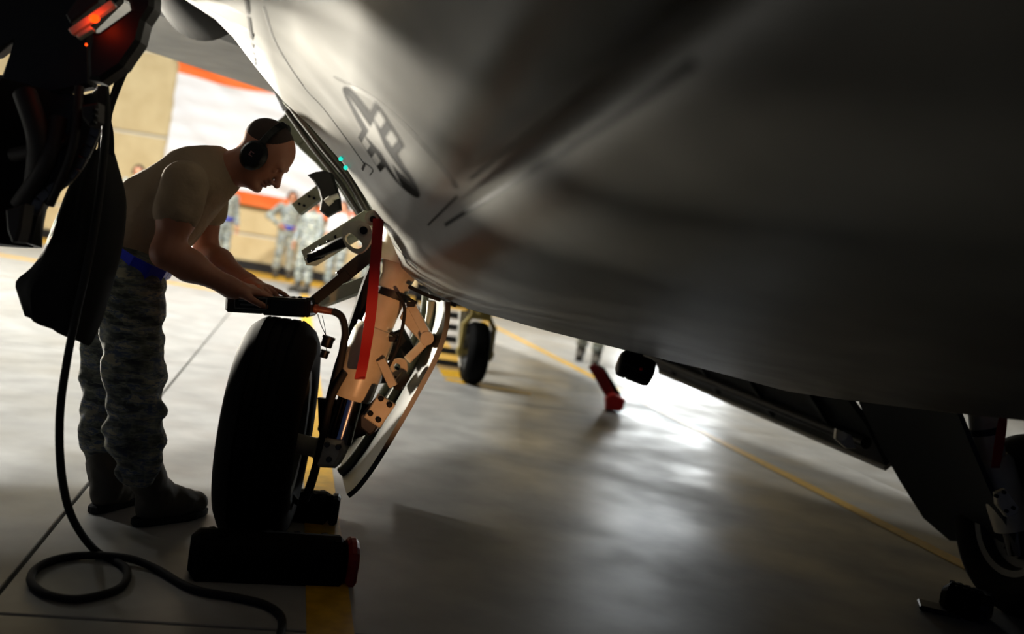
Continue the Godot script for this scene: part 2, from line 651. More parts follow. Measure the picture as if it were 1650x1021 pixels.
		b.slab(rows, 0.004)
		part(bd[3], b, bd[2], t)
	b = MB.new()
	b.tube([Vector3(-7.9, 4.2, -19.82), Vector3(-1.0, 3.98, -19.82)], 0.02, 8)
	for k in 12:
		var x := -7.7 + 0.58 * k
		b.tube([Vector3(x, 4.19 - 0.0319 * (x + 7.9), -19.95), Vector3(x, 4.19 - 0.0319 * (x + 7.9), -19.8), Vector3(x, 4.1 - 0.035 * (x + 7.75), -19.78)], 0.008, 6)
	part("hanging_rail", b, M.steel, t)

# ---------------------------------------------------------------- the aircraft
func left_side(t: float) -> Array:
	var e := [[0.0, -1.62, 1.58], [0.2, -1.665, 1.615], [0.4, -1.70, 1.625], [0.55, -1.76, 1.63], [0.8, -1.86, 1.64], [1.2, -2.0, 1.65], [9.0, -2.0, 1.95]]
	var j0 := Vector2.ZERO
	for i in e.size() - 1:
		if t >= e[i][0] and t <= e[i + 1][0]:
			var k: float = (t - e[i][0]) / (e[i + 1][0] - e[i][0])
			j0 = Vector2(lerpf(e[i][1], e[i + 1][1], k), lerpf(e[i][2], e[i + 1][2], k))
	var s := 0.076 * t
	var w := 0.121 * t - 0.012 * (1.0 - exp(-t / 0.5))
	var v := 0.121 * t
	var c := 0.03 * minf(t, 4.0)
	return [j0, Vector2(-1.51, 1.48 + s), Vector2(-1.42, 1.42 + s), Vector2(-1.29, 1.313 + s), Vector2(-1.15, 1.155 + s), Vector2(-1.10 + c * 0.5, 1.095 + s * 1.05),
		Vector2(-1.068 + c, 1.04 + v), Vector2(-1.048 + c, 1.0 + v), Vector2(-1.008 + c, 0.972 + w), Vector2(-0.925 + c, 0.93 + w), Vector2(-0.80 + c, 0.893 + w), Vector2(-0.5, 0.855 + w), Vector2(-0.232, 0.83 + w), Vector2(0.1, 0.80 + w)]

func full_section(t: float) -> Array:
	var l := left_side(t)
	var out := l.duplicate()
	for i in range(l.size() - 2, -1, -1):
		var p: Vector2 = l[i]
		var drop := clampf((0.95 - (p.y - 0.121 * t)) / 0.15, 0.0, 1.0) * 0.085
		out.append(Vector2(0.2 - p.x, p.y - drop))
	var a: Vector2 = l[0]
	var up := 0.05 * t
	out.append_array([Vector2(0.2 - a.x - 0.02, a.y + 0.06), Vector2(1.3, 2.05 + up), Vector2(0.9, 2.4 + up), Vector2(0.1, 2.65 + up), Vector2(-0.7, 2.4 + up), Vector2(-1.1, 2.05 + up), Vector2(a.x + 0.02, a.y + 0.06)])
	return out

func bay_section() -> Array:
	# hull beside the gear bays: the lower sides are open and set back
	var l := [Vector2(-1.62, 1.62), Vector2(-1.5, 1.66), Vector2(-1.3, 1.68), Vector2(-1.0, 1.62), Vector2(-0.88, 1.5), Vector2(-0.85, 1.3), Vector2(-0.83, 1.15), Vector2(-0.82, 1.05), Vector2(-0.81, 0.97), Vector2(-0.8, 0.92), Vector2(-0.786, 0.89), Vector2(-0.5, 0.858), Vector2(-0.232, 0.835), Vector2(0.1, 0.81)]
	var out := l.duplicate()
	for i in range(l.size() - 2, -1, -1):
		out.append(Vector2(0.2 - l[i].x, l[i].y))
	out.append_array(full_section(0.0).slice(27))
	return out

func ring(sec: Array, fwd: float, k := 1.0, c := Vector2(0.1, 1.5)) -> Array:
	var out := []
	for p in sec:
		var q: Vector2 = c + (p - c) * k
		out.append(J(q.x, q.y, fwd))
	return out

var skin_rows := []

func skin_hit(u: float, v: float) -> Array:
	return skin_along(EYE, ray(u, v))

func skin_along(from: Vector3, dir: Vector3) -> Array:
	var best := [INF, Vector3.ZERO, Vector3.ZERO]
	for i in skin_rows.size() - 1:
		for k in 16:
			var a: Vector3 = skin_rows[i][k]
			var b: Vector3 = skin_rows[i][k + 1]
			var c: Vector3 = skin_rows[i + 1][k + 1]
			var d: Vector3 = skin_rows[i + 1][k]
			for t in [[a, b, c], [a, c, d]]:
				var h = Geometry3D.ray_intersects_triangle(from, dir, t[0], t[1], t[2])
				if h != null:
					var dist: float = (h - from).length()
					if dist < best[0]:
						var n: Vector3 = (t[1] - t[0]).cross(t[2] - t[0]).normalized()
						if n.dot(dir) > 0:
							n = -n
						best = [dist, h, n]
	return best

# a thin strip that follows the skin along a path of pixels
func skin_strip(mb: MB, path: Array, w: float, h: float, steps := 6):
	var pts := []
	var two := []
	for q in path:
		two.append(Vector2(q[0], q[1]))
	for q in spline(two, steps):
		var s := skin_hit(q.x, q.y)
		if s[0] < 50.0:
			pts.append(s)
	for i in pts.size() - 1:
		var a: Vector3 = pts[i][1]
		var b: Vector3 = pts[i + 1][1]
		var n: Vector3 = (pts[i][2] + pts[i + 1][2]).normalized()
		if a.distance_to(b) > 0.0005 and a.distance_to(b) < 0.5:
			var side := n.cross(b - a).normalized()
			mb.box(Transform3D(Basis(side, (b - a).normalized(), side.cross((b - a).normalized())), (a + b) / 2.0), Vector3(w, a.distance_to(b) * 1.02, h * 2.0))

func jet():
	var t := thing("fighter_jet", "large grey fighter aircraft parked low overhead with its wheel bays open", "aircraft", JO)
	var b := MB.new()
	var ts := [0.0, 0.05, 0.1, 0.2, 0.3, 0.4, 0.55, 0.7, 0.85, 1.0, 1.2, 1.4, 1.7, 2.0, 2.4, 2.8, 3.2, 3.7, 4.2, 4.8, 5.5]
	for x in ts:
		skin_rows.append(ring(full_section(x), -x))
	b.grid(skin_rows, true, true)
	var lid := func(mb: MB, row: Array, inside: Vector3):
		var c := Vector3.ZERO
		for p in row:
			c += p / row.size()
		for i in row.size():
			mb.tri_out(c, row[i], row[(i + 1) % row.size()], inside)
	lid.call(b, skin_rows[-1], J(0, 1.5, -4.5))
	lid.call(b, skin_rows[0], J(0, 1.5, -1))
	var hull := part("fuselage", b, M.aircraft_grey, t)
	# bay and forward body
	b = MB.new()
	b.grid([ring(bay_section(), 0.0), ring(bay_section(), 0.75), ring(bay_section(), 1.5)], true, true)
	part("wheel_bay", b, M.bay_shade_dark, t)
	b = MB.new()
	var nose := []
	for q in [[1.5, 1.0], [2.2, 0.98], [3.2, 0.9], [4.4, 0.72], [5.6, 0.56], [7.0, 0.4], [8.4, 0.2], [9.2, 0.03]]:
		nose.append(ring(full_section(0.0), q[0], q[1], Vector2(0.1, 1.62)))
	b.grid(nose, true, true)
	lid.call(b, nose[0], J(0, 1.5, 3))
	part("forward_fuselage", b, M.aircraft_grey, t)
	# wings: a main panel and a drooped leading edge flap
	for s in [-1.0, 1.0]:
		var hinge := func(lat: float) -> float:
			return maxf(1.90 + 1.42 * (1.867 - lat), 0.9 - 0.1 * (lat - 2.5))
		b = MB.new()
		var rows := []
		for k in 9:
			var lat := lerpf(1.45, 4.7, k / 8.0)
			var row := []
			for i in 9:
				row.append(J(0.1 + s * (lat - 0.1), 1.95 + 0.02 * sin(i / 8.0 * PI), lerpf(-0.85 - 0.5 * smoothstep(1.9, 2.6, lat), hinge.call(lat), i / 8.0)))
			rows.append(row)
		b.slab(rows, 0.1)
		var wing := part("wing", b, M.bay_shade_dark, t)  # near-black colour stands in for the shade under the wing
		b = MB.new()
		rows = []
		for k in 9:
			var lat := lerpf(1.35, 4.7, k / 8.0)
			var a0: float = hinge.call(lat)
			var a1 := maxf(2.1 + 1.19 * (2.67 - lat), 1.75 - 0.3 * (lat - 2.9))
			var row := []
			for i in 5:
				row.append(J(0.1 + s * (lat - 0.1), 1.92 - 0.02 * i / 4.0, lerpf(a0, a1, i / 4.0)))
			rows.append(row)
		b.slab(rows, 0.035)
		part("leading_edge_flap", b, M.aircraft_grey, wing)
		b = MB.new()
		rows = []
		for q in [[1.9, -1.3, -3.6], [3.0, -2.1, -3.9], [3.9, -2.8, -4.1]]:
			rows.append([J(0.1 + s * q[0], 1.93, q[1]), J(0.1 + s * q[0], 1.95, (q[1] + q[2]) / 2), J(0.1 + s * q[0], 1.93, q[2])])
		b.slab(rows, 0.08)
		part("tailplane", b, M.aircraft_grey, t)
	gear(t)
	skin_details(t, hull)

# ---------------------------------------------------------------- landing gear and other fittings of the aircraft
func view_plane(d: float) -> Transform3D:
	return Transform3D(Basis(CR, CU, -CF), EYE + CF * d)

# an outline measured at a given distance, given thickness and a chamfer
func outline(mb: MB, list: Array, d: float, thick: float, bev := 0.004):
	var poly := PackedVector2Array()
	for q in list:
		poly.append(Vector2((q[0] - 825.0) / FPX * d, -(q[1] - 510.5) / FPX * d))
	mb.prism(poly, view_plane(d), thick, bev)

func bolt(mb: MB, u: float, v: float, d: float, r: float):
	var c := P(u, v, d)
	mb.tube([c + CF * 0.01, c - CF * 0.004, c - CF * 0.006], [r, r, r * 0.7], 8)

func bolts(called: String, list: Array, d: float, r: float, m: Material, parent: Node):
	for q in list:
		var b := MB.new()
		bolt(b, q[0], q[1], d, r)
		part(called, b, m, parent)

func wheel(t: Node3D, c: Vector3, axle: Vector3, r: float, w: float, rim_side: float):
	var y := axle.normalized()
	var x := y.cross(Vector3.UP).normalized()
	var xf := Transform3D(Basis(x, y, x.cross(y)), c)
	var h := w / 2.0
	var b := MB.new()
	var prof := [Vector2(r * 0.56, -h * 0.80), Vector2(r * 0.62, -h * 0.92), Vector2(r * 0.74, -h), Vector2(r * 0.84, -h * 0.96), Vector2(r * 0.92, -h * 0.83), Vector2(r * 0.972, -h * 0.63)]
	for g in [-0.42, -0.14, 0.14, 0.42]:
		prof.append_array([Vector2(r, h * (g - 0.05)), Vector2(r - 0.008, h * (g - 0.035)), Vector2(r - 0.008, h * (g + 0.035)), Vector2(r, h * (g + 0.05))])
	for i in range(5, -1, -1):
		prof.append(Vector2(prof[i].x, -prof[i].y))
	prof.append(Vector2(r * 0.55, h * 0.5))
	prof.append(Vector2(r * 0.55, -h * 0.5))
	prof.append(prof[0])
	b.lathe(prof, xf, 56)
	var tyre := part("tyre", b, M.black_rubber, t)
	b = MB.new()
	b.lathe([Vector2(0.0, -h * 0.3), Vector2(r * 0.16, -h * 0.3), Vector2(r * 0.2, -h * 0.45), Vector2(r * 0.46, -h * 0.5), Vector2(r * 0.50, -h * 0.82), Vector2(r * 0.57, -h * 0.85), Vector2(r * 0.57, h * 0.85), Vector2(r * 0.50, h * 0.82), Vector2(r * 0.46, h * 0.5), Vector2(r * 0.2, h * 0.45), Vector2(r * 0.16, h * 0.3), Vector2(0.0, h * 0.3)], xf, 40)
	part("rim", b, M.rim_grey, tyre)
	b = MB.new()
	b.lathe([Vector2(0.0, -h * 0.75), Vector2(r * 0.10, -h * 0.72), Vector2(r * 0.13, -h * 0.6), Vector2(r * 0.13, h * 0.6), Vector2(r * 0.10, h * 0.72), Vector2(0.0, h * 0.75)], xf, 24)
	part("hub", b, M.rim_grey, tyre)
	for k in 9:
		b = MB.new()
		var a := TAU * k / 9.0
		var p := c + (xf.basis.x * cos(a) + xf.basis.z * sin(a)) * r * 0.34 + y * rim_side * h * 0.48
		b.tube([p - y * rim_side * 0.01, p + y * rim_side * 0.014], 0.012, 6)
		part("wheel_bolt", b, M.dark_metal, tyre)

func ring_plate(mb: MB, outer: Array, inner: Array, d: float, thick: float):
	var n := 28
	var o := spline(px(outer, d), 28 / outer.size(), true)
	var i := spline(px(inner, d), 28 / inner.size(), true)
	n = mini(o.size(), i.size())
	var f := CF * thick / 2.0
	var mid := Vector3.ZERO
	for p in o:
		mid += p / o.size()
	for k in n:
		var m := (k + 1) % n
		mb.quad_out(o[k] - f, o[m] - f, i[m] - f, i[k] - f, o[k])
		mb.quad_out(o[k] + f, o[m] + f, i[m] + f, i[k] + f, o[k])
		mb.quad_out(o[k] - f, o[m] - f, o[m] + f, o[k] + f, mid, 5)
		mb.quad_out(i[k] - f, i[m] - f, i[m] + f, i[k] + f, i[k] + (i[k] - mid) * 2.0, 6)

func gear(t: Node3D):
	var b: MB
	# left main wheel and leg
	wheel(t, Vector3(0, 0.383, 0) + P(436, 684, 3.2) * Vector3(1, 0, 1), Vector3(cos(deg_to_rad(6.5)), 0, -sin(deg_to_rad(6.5))), 0.383, 0.245, 1.0)
	b = MB.new()
	b.tube([P(668, 360, 3.32), P(655, 398, 3.31), P(649, 420, 3.31)], [0.105, 0.098, 0.09], 28)
	b.tube([P(650, 416, 3.31), P(647, 426, 3.31)], [0.098, 0.098], 28)
	b.tube([P(648, 424, 3.31), P(640, 448, 3.30), P(603, 535, 3.27)], [0.070, 0.057, 0.056], 28)
	b.tube([P(607, 527, 3.27), P(603, 536, 3.27), P(600, 545, 3.27), P(567, 634, 3.25), P(565, 640, 3.25)], [0.060, 0.072, 0.076, 0.075, 0.069], 32)
	var strut := part("main_gear_strut", b, M.gear_white, t)
	b = MB.new()
	b.tube([P(567, 636, 3.25), P(546, 712, 3.24)], 0.045, 24)
	tag(part("piston", b, M.chrome, strut), "polished chrome piston")
	for q in [[632, 474, 0.064], [604, 530, 0.066]]:
		b = MB.new()
		b.tube([P(q[0] + 2, q[1] - 6, 3.29), P(q[0] - 2, q[1] + 5, 3.29)], q[2], 28)
		b.box(Transform3D(Basis(CR, CU, -CF), P(q[0] + 30, q[1] + 16, 3.24)), Vector3(0.03, 0.018, 0.03), 0.003)
		b.tube([P(q[0] + 24, q[1] + 6, 3.22), P(q[0] + 40, q[1] + 14, 3.22)], 0.006, 6)
		part("clamp", b, M.dark_metal, strut)
	b = MB.new()
	outline(b, [[516, 702], [556, 708], [558, 724], [552, 738], [545, 750], [512, 748], [508, 730]], 3.22, 0.13, 0.012)
	b.tube([P(535, 727, 3.24), P(470, 712, 3.27)], 0.035, 14)
	part("axle_housing", b, M.gear_white, strut)
	bolts("housing_bolt", [[527, 716], [545, 720], [530, 740]], 3.15, 0.010, M.steel, strut)
	b = MB.new()
	outline(b, [[513, 640], [600, 650], [590, 700], [556, 712], [516, 704]], 3.31, 0.05, 0.01)
	part("brake_fairing", b, M.black_plastic, strut)
	# pivot link with its oval hole
	b = MB.new()
	ring_plate(b, [[552, 372], [562, 360], [582, 356], [598, 366], [600, 384], [590, 402], [575, 409], [558, 396]], [[558, 381], [565, 376], [574, 382], [584, 392], [584, 400], [575, 402], [565, 396], [558, 388]], 3.12, 0.035)
	b.tube([P(586, 371, 3.14), P(586, 371, 3.10)], 0.022, 16)
	b.tube([P(600, 351, 3.2), P(600, 351, 3.12)], 0.026, 16)
	var lk := part("pivot_link", b, M.gear_white, t)
	for q in [[586, 371, 3.11, 0.0135], [601, 353, 3.13, 0.011]]:
		b = MB.new()
		b.tube([P(q[0], q[1], q[2]), P(q[0], q[1], q[2] - 0.025)], q[3], 12)
		part("pin", b, M.black_plastic, lk)
	b = MB.new()
	b.tube([P(498, 414, 3.18), P(512, 408, 3.17), P(513, 407, 3.17), P(558, 388, 3.14)], [0.013, 0.014, 0.019, 0.019], 14)
	b.bar(P(494, 420, 3.18), P(520, 411, 3.18), 0.008, 0.02, CF)
	b.bar(P(516, 413, 3.18), P(520, 396, 3.18), 0.014, 0.03, CF)
	part("actuator_rod", b, M.dark_metal, lk)
	# pale beams of the open forward door
	b = MB.new()
	b.bar(P(478, 338, 3.95), P(540, 292, 3.95), 0.055, 0.05, CU)
	var upper := part("door_beam", b, M.bay_green, t)
	b = MB.new()
	b.bar(P(497, 416, 3.6), P(600, 352, 3.45), 0.065, 0.06, CU)
	var lower := part("door_beam", b, M.bay_green, t)
	for k in 8:
		bolts("beam_bolt", [[482 + 8 * k, 328 - 6 * k + (k % 2) * 9]], 3.92, 0.006, M.black_plastic, upper)
		bolts("beam_bolt", [[505 + 12 * k, 404 - 7.5 * k]], 3.5, 0.007, M.black_plastic, lower)
	b = MB.new()
	outline(b, [[497, 283], [510, 278], [525, 276], [536, 280], [548, 318], [550, 338], [540, 343], [528, 350], [516, 340], [519, 322], [514, 305], [506, 292]], 3.7, 0.05, 0.006)
	part("curved_bracket", b, M.bay_shade_dark, t)
	b = MB.new()
	b.tube([P(533, 320, 3.66), P(546, 315, 3.66)], 0.011, 12)
	b.tube([P(526, 327, 3.66), P(534, 320, 3.66)], 0.016, 12)
	part("connector_plug", b, M.wall_trim, t)
	# drag braces and dark fairing behind the leg
	b = MB.new()
	b.bar(P(494, 494, 3.22), P(560, 440, 3.26), 0.036, 0.04, CU)
	b.bar(P(548, 448, 3.26), P(612, 396, 3.3), 0.05, 0.05, CU)
	part("drag_brace", b, M.black_plastic, t)
	b = MB.new()
	b.bar(P(510, 487, 3.55), P(604, 452, 3.42), 0.05, 0.05, CU)
	part("rear_brace", b, M.bay_green, t)
	b = MB.new()
	outline(b, [[606, 405], [612, 440], [592, 505], [575, 560], [548, 612], [520, 700], [514, 690], [540, 590], [560, 530], [585, 455]], 3.33, 0.07, 0.008)
	part("leg_fairing", b, M.black_plastic, t)
	# torque links and lugs between leg and door
	b = MB.new()
	outline(b, [[652, 497], [664, 490], [673, 497], [697, 540], [694, 552], [684, 556], [660, 530], [645, 512]], 3.3, 0.05, 0.005)
	b.bar(P(662, 489, 3.26), P(686, 536, 3.26), 0.03, 0.03, CR)
	b.tube([P(688, 545, 3.36), P(688, 545, 3.24)], 0.024, 14)
	part("upper_link", b, M.gear_white, t)
	b = MB.new()
	b.bar(P(684, 552, 3.34), P(656, 580, 3.34), 0.025, 0.03, CF)
	part("jack_link", b, M.gear_white, t)
	b = MB.new()
	b.bar(P(614, 579, 3.2), P(634, 622, 3.2), 0.03, 0.025, CR)
	part("lower_link", b, M.gear_white, t)
	b = MB.new()
	ring_plate(b, [[626, 585], [640, 577], [654, 580], [657, 596], [648, 606], [632, 602]], [[635, 588], [640, 585], [645, 587], [646, 592], [641, 597], [636, 594]], 3.3, 0.03)
	part("link_eye", b, M.gear_white, t)
	b = MB.new()
	outline(b, [[622, 540], [650, 528], [668, 560], [655, 582], [615, 580]], 3.45, 0.06, 0.01)
	b.tube([P(610, 605, 3.36), P(640, 603, 3.4)], 0.03, 12)
	outline(b, [[690, 540], [712, 530], [708, 560], [690, 580], [682, 566]], 3.42, 0.05, 0.008)
	part("retract_jack", b, M.black_plastic, t)
	# left wheel door, seen nearly edge on
	var edge := spline([[722, 486], [719, 528], [702, 578], [672, 634], [640, 690], [606, 746], [578, 784], [561, 799]].map(func(q): return on_j(q[0], q[1], 0.0)), 3)
	var rows := []
	for k in 7:
		var row := []
		for i in edge.size():
			var f := float(i) / (edge.size() - 1)
			row.append(edge[i] + JF * (k / 6.0) * lerpf(0.62, 0.8, f) + JR * -0.02 * sin(k / 6.0 * PI))
		rows.append(row)
	b = MB.new()
	b.slab(rows, 0.018)
	var door := part("wheel_door", b, M.door_inside, t)
	for k in [2, 5]:
		b = MB.new()
		b.tube(range(1, edge.size() - 1).map(func(i): return rows[k][i] - JR * 0.02 + Vector3.UP * 0.006), 0.018, 8)
		part("door_stiffener", b, M.bay_green, door)
	b = MB.new()
	outline(b, [[610, 634], [638, 651], [612, 689], [587, 671]], 3.13, 0.03, 0.004)
	tag(part("hinge_plate", b, M.gear_white, door), "square white hinge plate with four bolts")
	b = MB.new()
	outline(b, [[606, 640], [630, 655], [606, 694], [598, 699], [583, 686], [583, 668]], 3.2, 0.09, 0.006)
	b.tube([P(640, 622, 3.22), P(652, 606, 3.26)], 0.02, 10)
	part("hinge_bracket", b, M.steel, door)
	bolts("hinge_bolt", [[614, 642], [628, 652], [597, 666], [610, 676]], 3.11, 0.0095, M.black_plastic, door)
	# hoses down the leg
	for q in [[[556, 600, 3.18], [535, 640, 3.16], [520, 700, 3.15], [505, 760, 3.17], [486, 808, 3.2], [470, 800, 3.26], 0.011], [[640, 470, 3.2], [652, 500, 3.2], [640, 560, 3.2], [620, 600, 3.2], 0.006], [[660, 462, 3.22], [690, 476, 3.3], [735, 492, 3.3], 0.007]]:
		b = MB.new()
		b.tube(spline(px(q.slice(0, -1), 3.2), 6), q[-1], 10)
		part("brake_hose", b, M.hose, t)
	# right side: door, leg, wheel
	var ra := [[1546, 664], [1567, 715], [1592, 775], [1618, 830], [1640, 874]].map(func(q): return on_j(q[0], q[1], -0.05))
	var la := [[1386, 646], [1418, 712], [1452, 772], [1490, 832], [1532, 868]].map(func(q): return on_j(q[0], q[1], 0.55))
	rows = []
	for k in 5:
		var row := []
		for i in 5:
			row.append(ra[i].lerp(la[i], k / 4.0) + JR * 0.03 * sin(k / 4.0 * PI))
		rows.append(row)
	b = MB.new()
	b.slab(rows, 0.02)
	var rdoor := part("wheel_door", b, M.bay_shade_dark, t)
	b = MB.new()
	outline(b, [[1602, 793], [1618, 786], [1640, 816], [1636, 826], [1620, 832], [1604, 812]], 3.4, 0.03, 0.004)
	part("hinge_plate", b, M.gear_white, rdoor)
	bolts("hinge_bolt", [[1606, 799], [1618, 793], [1622, 823], [1633, 818]], 3.38, 0.007, M.black_plastic, rdoor)
	b = MB.new()
	b.tube([P(1566, 540, 3.74), P(1582, 640, 3.72), P(1586, 692, 3.72), P(1598, 740, 3.70)], 0.056, 24)
	b.tube([P(1597, 735, 3.70), P(1600, 744, 3.70), P(1634, 850, 3.68)], [0.06, 0.075, 0.074], 24)
	var rs := part("main_gear_strut", b, M.gear_white, t)
	b = MB.new()
	b.tube([P(1586, 688, 3.72), P(1588, 698, 3.72)], 0.062, 24)
	part("clamp", b, M.dark_metal, rs)
	b = MB.new()
	b.tube([P(1630, 840, 3.68), P(1642, 890, 3.68)], 0.045, 18)
	part("piston", b, M.chrome, rs)
	wheel(t, Vector3(0, 0.362, 0) + P(1662, 880, 3.72) * Vector3(1, 0, 1), JR, 0.362, 0.265, -1.0)
	# long open door right of the belly
	var e0 := on_j(1432, 749, 0.7)
	var e1 := on_j(1064, 596, 3.3)
	var up := JR * -0.34 + Vector3.UP * 0.36
	rows = []
	for k in 7:
		var p := e0.lerp(e1, k / 6.0)
		rows.append([p, p + up * 0.5 + JR * 0.03, p + up])
	b = MB.new()
	b.slab(rows, 0.03)
	var ld := part("bay_door", b, M.bay_shade_dark, t)
	b = MB.new()
	b.bar(e0 - Vector3.UP * 0.005, e1 - Vector3.UP * 0.005, 0.022, 0.05, up)
	part("door_edge", b, M.edge_pale, ld)
	b = MB.new()
	b.tube([e0 + up * 0.25 - JR * 0.05, e1 + up * 0.25 - JR * 0.05], 0.03, 10)
	part("torque_tube", b, M.black_plastic, ld)
	for k in 4:
		b = MB.new()
		var p := e0.lerp(e1, 0.12 + 0.25 * k)
		b.bar(p + up * 0.05 - JR * 0.03, p + up * 0.95 - JR * 0.03, 0.05, 0.025, JF)
		part("door_stiffener", b, M.bay_shade_dark, ld)
	b = MB.new()
	outline(b, [[1346, 690], [1370, 700], [1378, 722], [1362, 722], [1344, 706]], 3.95, 0.03, 0.004)
	b.tube([P(1357, 702, 3.97), P(1357, 702, 3.9)], 0.02, 12)
	part("door_hinge", b, M.gear_white, ld)
	# small pod with a lamp under the belly
	b = MB.new()
	var pa := P(1000, 583, 3.75)
	var pb := P(1046, 601, 3.75)
	var ax := (pb - pa).normalized()
	var q2 := ax.cross(CF).normalized()
	b.lathe([Vector2(0, -0.012), Vector2(0.035, -0.01), Vector2(0.052, 0.0), Vector2(0.056, 0.012), Vector2(0.056, 0.035), Vector2(0.052, 0.036), Vector2(0.052, 0.042), Vector2(0.056, 0.044), Vector2(0.056, 0.115), Vector2(0.05, 0.132), Vector2(0.02, 0.14), Vector2(0, 0.14)], Transform3D(Basis(q2, ax, q2.cross(ax)), pa), 28)
	b.bar(pa + ax * 0.06, pa + ax * 0.06 + Vector3.UP * 0.1, 0.05, 0.03, ax)
	var pod := part("sensor_pod", b, M.black_plastic, t)
	b = MB.new()
	ball(b, P(1033, 594, 3.69), Vector3.ONE * 0.007)
	part("pod_lamp", b, M.bright_red, pod)
	# nose gear
	var nc := P(766, 565, 7.9)
	nc.y = 0.265
	wheel(t, nc, JR, 0.265, 0.19, 1.0)
	b = MB.new()
	for s in [-1.0, 1.0]:
		b.bar(nc + JR * 0.13 * s - Vector3.UP * 0.05, nc + JR * 0.13 * s + Vector3.UP * 0.24, 0.035, 0.07, JR)
		b.bar(nc + JR * 0.13 * s + Vector3.UP * 0.22, nc + JR * 0.06 * s + Vector3.UP * 0.33, 0.035, 0.07, JR)
	b.bar(nc + JR * -0.09 + Vector3.UP * 0.32, nc + JR * 0.09 + Vector3.UP * 0.32, 0.05, 0.08, JF)
	b.tube([nc + JR * -0.16, nc + JR * 0.16], 0.03, 12)
	b.tube([nc + Vector3.UP * 0.32, nc + Vector3.UP * 1.15 + JF * 0.1], 0.055, 16)
	part("nose_gear_fork", b, M.primer_yellow, t)
	b = MB.new()
	b.slab([[P(741, 500, 8.0), P(752, 500, 8.05)], [P(737, 545, 8.0), P(750, 548, 8.05)], [P(741, 590, 8.0), P(749, 585, 8.05)]], 0.02)
	part("nose_gear_door", b, M.wall_trim, t)
	# ribs and lamps inside the open left bay
	var sec := full_section(0.0)
	for q in [[1.46, 0.05], [0.95, 0.035], [0.45, 0.03]]:
		b = MB.new()
		for i in 9:
			var p0: Vector2 = sec[i]
			var p1: Vector2 = sec[i + 1]
			var off := Vector2(0.045, 0.03) if q[0] < 1.4 else Vector2.ZERO
			p0 += off
			p1 += off
			b.bar(J(p0.x, p0.y, q[0]), J(p1.x, p1.y, q[0]), 0.05, q[1], JF, 0.004)
		part("bay_rib", b, M.bay_green, t)
	b = MB.new()
	b.tube(spline([on_j(462, 178, 0.9), on_j(500, 232, 0.9), on_j(545, 290, 0.9), on_j(590, 360, 0.9)], 5), 0.012, 8)
	part("bay_pipe", b, M.steel, t)
	b = MB.new()
	b.tube(spline([on_j(468, 168, 0.5), on_j(520, 235, 0.5), on_j(560, 285, 0.5), on_j(598, 350, 0.5)], 5), 0.016, 8)
	part("bay_pipe", b, M.steel, t)
	for q in [[549, 256], [557, 270]]:
		b = MB.new()
		ball(b, P(q[0], q[1], 3.02), Vector3.ONE * 0.0075, Basis.IDENTITY, 8)
		part("indicator_lamp", b, M.cyan_lamp, t)
	# dark pod and stores rack under the left wing
	b = MB.new()
	b.lathe([Vector2(0, -0.02), Vector2(0.08, -0.01), Vector2(0.13, 0.02), Vector2(0.15, 0.08), Vector2(0.17, 0.3), Vector2(0.18, 0.8), Vector2(0.0, 1.3)], Transform3D(Basis(JR, JF, JR.cross(JF)), J(-2.02, 2.02, 0.5)), 32)
	part("wing_root_pod", b, M.black_rubber, t)
	b = MB.new()
	outline(b, [[176, -30], [256, -30], [254, 18], [240, 40], [232, 72], [224, 84], [214, 98], [205, 112], [190, 122], [170, 136], [150, 132], [148, 90], [154, 58], [167, 57], [217, 21], [214, 8], [196, -4]], 2.5, 0.07, 0.012)
	part("stores_pylon", b, M.dark_metal, t)
	b = MB.new()
	outline(b, [[-80, -80], [200, -80], [196, 2], [151, 46], [153, 142], [60, 160], [0, 170], [-80, 170], [-80, 124], [9, 123], [28, 70], [0, 92], [-80, 108]], 2.62, 0.05, 0.01)
	var rack := part("stores_rack", b, M.dark_metal, t)
	for q in [[20, -70], [150, -60]]:
		var foot := P(q[0], q[1], 2.62)
		b = MB.new()
		b.bar(foot - Vector3.UP * 0.1, Vector3(foot.x, 1.96, foot.z), 0.12, 0.05, CR, 0.01)
		part("rack_hanger", b, M.dark_metal, rack)
	b = MB.new()
	outline(b, [[112, 28], [138, -10], [166, -10], [164, 8], [120, 42]], 2.5, 0.05, 0.004)
	part("rack_plate", b, M.bay_shade_dark, rack)
	b = MB.new()
	b.bar(P(115, 53, 2.44), P(184, 5, 2.44), 0.018, 0.02, CU)
	part("rack_rail", b, M.gear_white, rack)
	b = MB.new()
	b.bar(P(126, 61, 2.43), P(150, 46, 2.43), 0.012, 0.02, CU)
	part("rack_rail", b, M.gear_white, rack)
	b = MB.new()
	ball(b, P(152, 30, 2.41), Vector3(0.014, 0.011, 0.011), Basis(CR, CU, -CF), 8)
	tag(part("warning_lamp", b, M.red_lamp, rack), "glowing red lamp")
	b = MB.new()
	ball(b, P(139, 72, 2.54), Vector3.ONE * 0.004, Basis.IDENTITY, 6)
	part("indicator_lamp", b, M.red_lamp, rack)
	var om := OmniLight3D.new()
	om.name = "red_glow"
	om.light_color = Color(1.0, 0.22, 0.08)
	om.light_energy = 0.004
	om.omni_range = 40.0
	om.omni_attenuation = 2.0
	om.light_size = 0.012
	om.shadow_enabled = true
	t.add_child(om)
	om.position = P(152, 30, 2.41) - t.position
	# hanging shell with a pale rim
	b = MB.new()
	rows = []
	var lrim := spline([[0, 124], [-40, 200], [-60, 300], [-30, 392]].map(func(q): return P(q[0], q[1], 2.5)), 5)
	var rrim := spline([[164, 138], [160, 190], [143, 236], [112, 286], [64, 322], [44, 392]].map(func(q): return P(q[0], q[1], 2.45)), 3)
